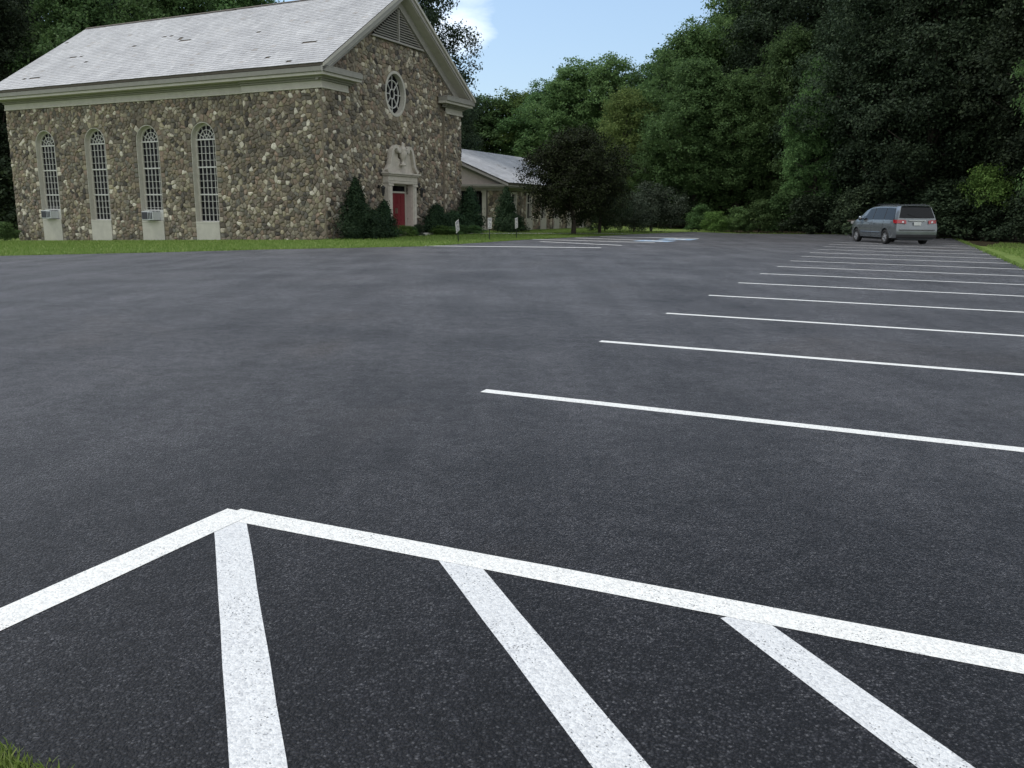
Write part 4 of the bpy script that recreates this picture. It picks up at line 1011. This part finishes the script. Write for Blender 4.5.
rc = by_px(919, 36.3); cxy = Vector(rc)+Vector((math.cos(CARYAW), math.sin(CARYAW)))*2.45
van = empty('minivan', (cxy.x, cxy.y, gz(cxy.x, cxy.y)+.005), CARYAW, 'silver grey minivan parked at the far end of the stall rows', 'minivan'); van.scale = (.97, .95, .97)
def tail(z):   # x of the rear face at height z
    pts = ((.2, -2.42), (.32, -2.50), (.60, -2.535), (.80, -2.50), (1.02, -2.45), (1.2, -2.41), (1.6, -2.24), (1.70, -2.17), (1.9, -2.1))
    for (a, xa), (b_, xb) in zip(pts, pts[1:]):
        if z <= b_: return xa+(xb-xa)*(max(z, a)-a)/(b_-a)
    return -2.1
def ztop(x):
    pts = ((-2.6, 1.70), (-2.1, 1.715), (-1.3, 1.745), (-.3, 1.75), (.45, 1.70), (.85, 1.60), (1.25, 1.37), (1.72, 1.08), (2.1, .98), (2.4, .86), (2.58, .70), (2.63, .55))
    for (a, za), (b_, zb) in zip(pts, pts[1:]):
        if x <= b_: return za+(zb-za)*(max(x, a)-a)/(b_-a)
    return .5
def sect(x):
    """half section at x: (y, z) from sill to roof centre"""
    zt = ztop(x); nose = max(0, (x-1.7)/.93); k = 1-.30*nose**2.2; tl = max(0, (-2.1-x)/.43); k *= 1-.06*tl**2
    belt = min(1.03-.02*max(0, x), zt-.035); up = max(0, zt-belt)
    wt = .93*k-.42*min(up, .72)*.62
    low = .22+.04*nose
    P_ = [(0, low), (.80*k, low), (.92*k, low+.07), (.965*k, min(.5, zt*.55)), (.98*k, min(.72, zt*.75)), (.955*k, min(.9, zt*.9)), (.93*k, belt)]
    for q in (.33, .66): P_.append((.93*k+(wt-.93*k)*q, belt+(up-.09*min(1, up/.3))*q))
    P_ += [(wt, zt-.09*min(1, up/.3)), (wt*.88, zt-.03*min(1, up/.3)), (wt*.5, zt), (0, zt+.01)]
    return P_
st = [-2.5, -2.42, -2.3, -2.1, -1.85, -1.5, -1.1, -.7, -.3, .1, .45, .65, .85, 1.05, 1.25, 1.5, 1.72, 1.9, 2.1, 2.25, 2.4, 2.5, 2.58, 2.63]
bm_ = MB(); rows = []; nr = len(sect(0))
for i, x in enumerate(st):
    pts = sect(x); w_ = max(0, 1-(x+2.5)/.9) if x > -2.5 else 1
    full = []
    for (yy, zz) in pts:
        xx = x if i > 0 or True else x
        if w_ > 0: xx = x+(tail(zz)+2.5)*w_-(.0 if i else .0)+(.05*(abs(yy)/.95)**3*w_ if i < 3 else 0)
        full.append((xx, yy, zz))
    rows.append(full)
vs = []; 
for full in rows: vs += [(x, y, z) for x, y, z in full]+[(x, -y, z) for x, y, z in full[1:-1]]
nL = nr; per = 2*nr-2
def vid(i, j, side): return i*per+(j if side == 0 or j in (0, nr-1) else nr+j-1)
fs = []
for i in range(len(st)-1):
    for j in range(nr-1):
        fs.append((vid(i, j, 0), vid(i+1, j, 0), vid(i+1, j+1, 0), vid(i, j+1, 0))); fs.append((vid(i, j, 1), vid(i, j+1, 1), vid(i+1, j+1, 1), vid(i+1, j, 1)))
for i in (0, len(st)-1):
    for j in range(1, nr-2): fs.append((vid(i, j, 0), vid(i, j+1, 0), vid(i, j+1, 1), vid(i, j, 1)))
    fs.append((vid(i, 0, 0), vid(i, 1, 0), vid(i, 1, 1))); fs.append((vid(i, nr-2, 0), vid(i, nr-1, 0), vid(i, nr-2, 1)))
bm_.add(vs, fs)
body = bm_.build('body', M['silver'], van, smooth=True)
import bmesh
bb = bmesh.new(); bb.from_mesh(body.data); bmesh.ops.recalc_face_normals(bb, faces=bb.faces[:]); bb.to_mesh(body.data); bb.free()
# wheel arches are cut out of the body
WB = (-1.45, 1.55)
cut = MB()
for ax in WB:
    for sy in (-1, 1): cut.lathe([(.38, sy*.62), (.38, sy*1.2)] if sy > 0 else [(.38, -1.2), (.38, -.62)], 28, (ax, 0, .34), 'y')
co = cut.build('cutter', M['plastic']); bb = bmesh.new(); bb.from_mesh(co.data); bmesh.ops.recalc_face_normals(bb, faces=bb.faces[:]); bb.to_mesh(co.data); bb.free()
co.matrix_world = Matrix.LocRotScale(van.location, van.rotation_euler, van.scale)
md = body.modifiers.new('arch', 'BOOLEAN'); md.object = co; md.operation = 'DIFFERENCE'; md.solver = 'EXACT'
bpy.context.view_layer.update()
dg = bpy.context.evaluated_depsgraph_get(); nm = bpy.data.meshes.new_from_object(body.evaluated_get(dg)); body.modifiers.clear(); body.data = nm; nm.name = 'body'
bpy.data.objects.remove(co)
nm.materials.clear(); nm.materials.append(M['silver'])
md = body.modifiers.new('edges', 'EDGE_SPLIT'); md.split_angle = math.radians(38)
MB().box(-2.35, 2.4, -.60, .60, .19, .62).build('underbody', M['plastic'], van)
def side_pt(x, q, sy, off=.007):
    P_ = sect(x); a, b_ = P_[6], P_[9]; w_ = max(0, 1-(x+2.5)/.9); y = a[0]+(b_[0]-a[0])*q; z = a[1]+(b_[1]-a[1])*q
    return (x+(tail(z)+2.5)*w_, sy*(y+off), z+off*.3)
def side_patch(x0a, x0b, x1a, x1b, q0, q1, sy, n=8):
    """glass between bottom edge x0a..x1a (at q0) and top edge x0b..x1b (at q1)"""
    m_ = MB(); vs = []
    for i in range(n+1):
        for j in range(5):
            q = q0+(q1-q0)*j/4; f = j/4; xa = x0a+(x0b-x0a)*f; xb = x1a+(x1b-x1a)*f; vs.append(side_pt(xa+(xb-xa)*i/n, q, sy))
    return m_.add(vs, [(i*5+j, (i+1)*5+j, (i+1)*5+j+1, i*5+j+1) for i in range(n) for j in range(4)])
for sy in (1, -1):
    side_patch(-2.22, -2.08, -1.22, -1.20, .08, .93, sy).build('side_window', M['car_glass'], van, smooth=True)
    side_patch(-1.16, -1.14, -.08, -.10, .08, .93, sy).build('side_window', M['car_glass'], van, smooth=True)
    side_patch(-.02, -.04, .98, .50, .08, .93, sy).build('side_window', M['car_glass'], van, smooth=True)
    side_patch(1.04, .86, 1.30, .92, .08, .5, sy, 3).build('quarter_window', M['car_glass'], van, smooth=True)
    side_patch(-2.0, -1.95, .60, .36, .10, .90, sy, 16).build('window_surround', M['plastic'], van, smooth=True).location = (0, -sy*.004, 0)
    # door seams and waist moulding
    sm = MB()
    def sp(x, k_): P_ = sect(x)[k_]; w_ = max(0, 1-(x+2.5)/.9); return (x+(tail(P_[1])+2.5)*w_, sy*(P_[0]+.002), P_[1])
    for x in (-1.19, -.05, 1.12): MB().tube([sp(x, k_) for k_ in (2, 3, 4, 5, 6)], .006, 4).build('door_seam', M['plastic'], van)
    MB().tube([(x, sy*(sect(x)[3][0]+.006), .52) for x in (-.98, -.5, 0, .5, 1.05)], .016, 6).build('side_moulding', M['silver'], van)
    for x in (-.28, .12): MB().tube([(x-.09, sy*.985, .93), (x, sy*1.0, .935), (x+.09, sy*.985, .93)], .016, 6).build('door_handle', M['silver'], van)
    mr_ = MB().tube([(1.02, sy*.90, 1.10), (1.0, sy*1.0, 1.12)], .025, 6); mr_.build('mirror_arm', M['plastic'], van)
    MB().lathe([(.01, -.07), (.09, -.06), (.11, .0), (.10, .05), (.01, .07)], 12, (1.0, 0, 0), 'y').build('mirror', M['silver'], van, smooth=True).location = (0, sy*1.06, 1.13)
    # tail light wraps the corner
    tl = MB(); vs = []
    for (z) in (.93, .98, 1.04, 1.08):
        for (yy, dx) in ((.52, -.012), (.62, -.010), (.80, .012), (.90, .05), (.945, .12), (.965, .26 if z > .95 else .2)):
            w0 = sect(-2.3)[6][0]; vs.append((tail(z)+dx-.006, sy*(min(yy, .97)*.985), z-(.03 if yy < .55 else 0)))
    tl.add(vs, [(i*6+j, i*6+j+1, (i+1)*6+j+1, (i+1)*6+j) for i in range(3) for j in range(5)])
    t_o = tl.build('tail_light', M['tail_red'], van); t_o.modifiers.new('solid', 'SOLIDIFY').thickness = .02
    MB().lathe([(.01, -.010), (.035, -.007), (.045, 0)], 10, (0, 0, 0), 'y').build('reversing_lamp', M['clear_lens'], t_o).matrix_local = Matrix.Translation((tail(.98)-.03, sy*.66, .98)) @ Matrix.Rotation(-PI/2, 4, 'Z')
    MB().tube([(-1.9, sy*.60, 1.74), (-1.8, sy*.60, 1.762), (.2, sy*.60, 1.768), (.35, sy*.60, 1.725)], .012, 6).build('roof_rail', M['plastic'], van)
    for ax in WB:
        wh = empty('wheel', (ax, sy*.85, .325)); wh.parent = van; del_ = None
        prof = [(.20, -.10), (.29, -.105), (.318, -.085), (.325, -.04), (.325, .04), (.318, .085), (.29, .105), (.20, .10), (.19, .0)]
        ty = MB(); n = len(prof); k = 28; vs = [(r*math.cos(q*2*PI/k), h, r*math.sin(q*2*PI/k)) for r, h in prof for q in range(k)]
        ty.add(vs, [(i*k+q, i*k+(q+1) % k, ((i+1) % n)*k+(q+1) % k, ((i+1) % n)*k+q) for i in range(n) for q in range(k)]); ty.build('tyre', M['tyre'], wh, smooth=True)
        rm_ = MB(); oo = sy*.06
        vs = [(r*math.cos(q*2*PI/k), h*sy, r*math.sin(q*2*PI/k)) for r, h in ((.215, .095), (.205, .10), (.19, .06)) for q in range(k)]
        rm_.add(vs, [(i*k+q, i*k+(q+1) % k, (i+1)*k+(q+1) % k, (i+1)*k+q) for i in range(2) for q in range(k)])
        for q in range(7):
            a = q*2*PI/7; ca, sa = math.cos(a), math.sin(a); ww = .026
            rm_.add([(r*ca-e*ww*sa, yy*sy, r*sa+e*ww*ca) for yy in (.055, .085) for r in (.03, .20) for e in (-1, 1)], [(0, 1, 3, 2), (4, 6, 7, 5), (0, 4, 5, 1), (2, 3, 7, 6), (0, 2, 6, 4), (1, 5, 7, 3)])
        rm_.lathe([(.055, .05*sy), (.055, .092*sy), (.03, .1*sy)], 12, (0, 0, 0), 'y')
        rm_.build('rim', M['rim'], wh)
        MB().lathe([(.19, .03*sy), (.19, .045*sy)], 20, (0, 0, 0), 'y').build('brake_disc', M['plastic'], wh)
def rear_patch(z0, z1, y0, y1, off=.008, n=6, bulge=.0):
    m_ = MB(); vs = []
    for j in range(5):
        z = z0+(z1-z0)*j/4; hw = y0+(y1-y0)*j/4
        for i in range(n+1):
            yy = -hw+2*hw*i/n; vs.append((tail(z)-off+.05*(abs(yy)/.95)**3, yy, z))
    return m_.add(vs, [(j*(n+1)+i, j*(n+1)+i+1, (j+1)*(n+1)+i+1, (j+1)*(n+1)+i) for j in range(4) for i in range(n)])
rw = rear_patch(1.17, 1.66, .80, .66, n=10).build('rear_window', M['car_glass'], van, smooth=True)
MB().tube([(tail(1.2)-.02, 0, 1.19), (tail(1.3)-.03, .22, 1.27), (tail(1.34)-.03, .42, 1.33)], .01, 5).build('wiper', M['plastic'], rw)
MB().add([(x, y, z) for x, z in ((-2.10, 1.735), (-2.27, 1.70), (-2.26, 1.675), (-2.1, 1.70)) for y in (-.64, .64)], [(0, 1, 3, 2), (2, 3, 5, 4), (4, 5, 7, 6), (0, 2, 4, 6), (1, 7, 5, 3), (6, 7, 1, 0)]).build('spoiler', M['silver'], van)
rear_patch(.28, .44, .90, .93, .012, 10).build('lower_bumper', M['plastic'], van, smooth=True)
MB().box(tail(.7)-.03, tail(.7)+.2, -.80, .80, .63, .66).build('bumper_step', M['plastic'], van)
MB().box(tail(.93)-.02, tail(.93)+.02, -.38, .38, 1.03, 1.065).build('chrome_strip', M['rim'], van)
MB().box(tail(.9)-.03, tail(.9)+.01, -.16, .16, .84, .99).build('licence_plate', M['plate_white'], van, bevel=.004)
# windscreen
m_ = MB(); vs = []; n = 8
for x in (.80, .95, 1.12, 1.3, 1.5, 1.66):
    for i in range(n+1): hwx = sect(x)[10][0]*1.0; yy = -hwx+2*hwx*i/n; vs.append((x+.006, yy, ztop(x)+.02-(.03 if abs(i-n/2) == n/2 else 0)))
m_.add(vs, [(j*(n+1)+i, j*(n+1)+i+1, (j+1)*(n+1)+i+1, (j+1)*(n+1)+i) for j in range(5) for i in range(n)]).build('windscreen', M['car_glass'], van, smooth=True)
for sy in (1, -1): MB().lathe([(.01, -.03), (.12, -.02), (.14, .05)], 12, (0, 0, 0), 'z').build('headlight', M['clear_lens'], van).matrix_local = Matrix.Translation((2.42, sy*.62, .70)) @ Matrix.Rotation(PI/2, 4, 'Y') @ Matrix.Scale(-1, 4, (0, 0, 1))

# ------------------------------------------------------------------ grass
def blades(points, hmin, hmax, wd, name, label, matl):
    n = len(points); P = np.array(points); h = rng.uniform(hmin, hmax, n); th = rng.uniform(0, 2*PI, n); ln = rng.uniform(.1, .7, n)*h; ld = rng.uniform(0, 2*PI, n); ww = rng.uniform(.6, 1.4, n)*wd
    dx = np.stack([np.cos(th), np.sin(th), 0*th], 1)*ww[:, None]/2; lean = np.stack([np.cos(ld)*ln, np.sin(ld)*ln, 0*ln], 1)
    up = np.zeros((n, 3)); up[:, 2] = h
    v = np.stack([P-dx, P+dx, P+dx*.7+lean*.35+up*.6, P-dx*.7+lean*.35+up*.6, P+lean+up], 1).reshape(-1, 3)
    me = bpy.data.meshes.new(name); f = []
    for i in range(n): k = 5*i; f += [(k, k+1, k+2, k+3), (k+3, k+2, k+4)]
    me.from_pydata(v.tolist(), [], f); me.materials.append(matl); o = bpy.data.objects.new(name, me); C.objects.link(o); return tag(o, label, 'grass', kind='stuff')
pts = []
# tuft at the near lot edge, lower left
e0 = Vector((-1.325, 1.90)); ed = Vector((.914, -.404)); en_ = Vector((-.404, -.914))
near = []
for _ in range(16000):
    a = random.uniform(-1.6, 1.6); b_ = abs(random.gauss(0, .22))-.018*random.random()
    p = e0+ed*a+en_*b_; z = gz(p.x, p.y)-.006
    if abs(p.x) < .25 and abs(p.y) < .25: continue
    near.append((p.x, p.y, z))
for _ in range(60):
    a = random.uniform(-1.0, .9); p = e0+ed*a-en_*random.uniform(0, .035); near.append((p.x, p.y, gz(p.x, p.y)))
blades(near, .015, .05, .0065, 'roadside_grass', 'tuft of green grass at the lower left edge of the asphalt', M['leaf_grass'])
# lawn blades along the visible strips
def strip_pts(poly, n):
    xs = [p[0] for p in poly]; ys = [p[1] for p in poly]; out = []
    while len(out) < n:
        x, y = random.uniform(min(xs), max(xs)), random.uniform(min(ys), max(ys))
        if inside((x, y), poly) and not inside((x, y), LOT): out.append((x, y, gz(x, y)-.006))
    return out
pts = strip_pts([(-30, 24), (-16, 26), (-5, 26.5), (0, 30), (4, 42), (9, 52), (5, 56), (-4, 46), (-8.3, 34.7), (-9.5, 35.5), (-28, 44.5)], 52000)+strip_pts([(12, 17), (20, 36), (23.5, 41), (25, 36), (15, 12)], 14000)
for (pa, pb) in zip(LOT, LOT[1:]):
    if pa[1] < 15 and pb[1] < 15: continue
    L_ = math.dist(pa, pb)
    for _ in range(int(L_*60)):
        f_ = random.random(); x = pa[0]+(pb[0]-pa[0])*f_+random.gauss(0, .06); y = pa[1]+(pb[1]-pa[1])*f_+random.gauss(0, .06); pts.append((x, y, gz(x, y)-.002))
blades(pts, .04, .10, .022, 'lawn_grass', 'mown green lawn grass in front of the church and along the lot', M['leaf_grass'])

# ------------------------------------------------------------------ render
S.render.engine = 'CYCLES'
S.render.resolution_x, S.render.resolution_y = 1024, 768
S.cycles.max_bounces = 5; S.cycles.diffuse_bounces = 3; S.cycles.transparent_max_bounces = 8
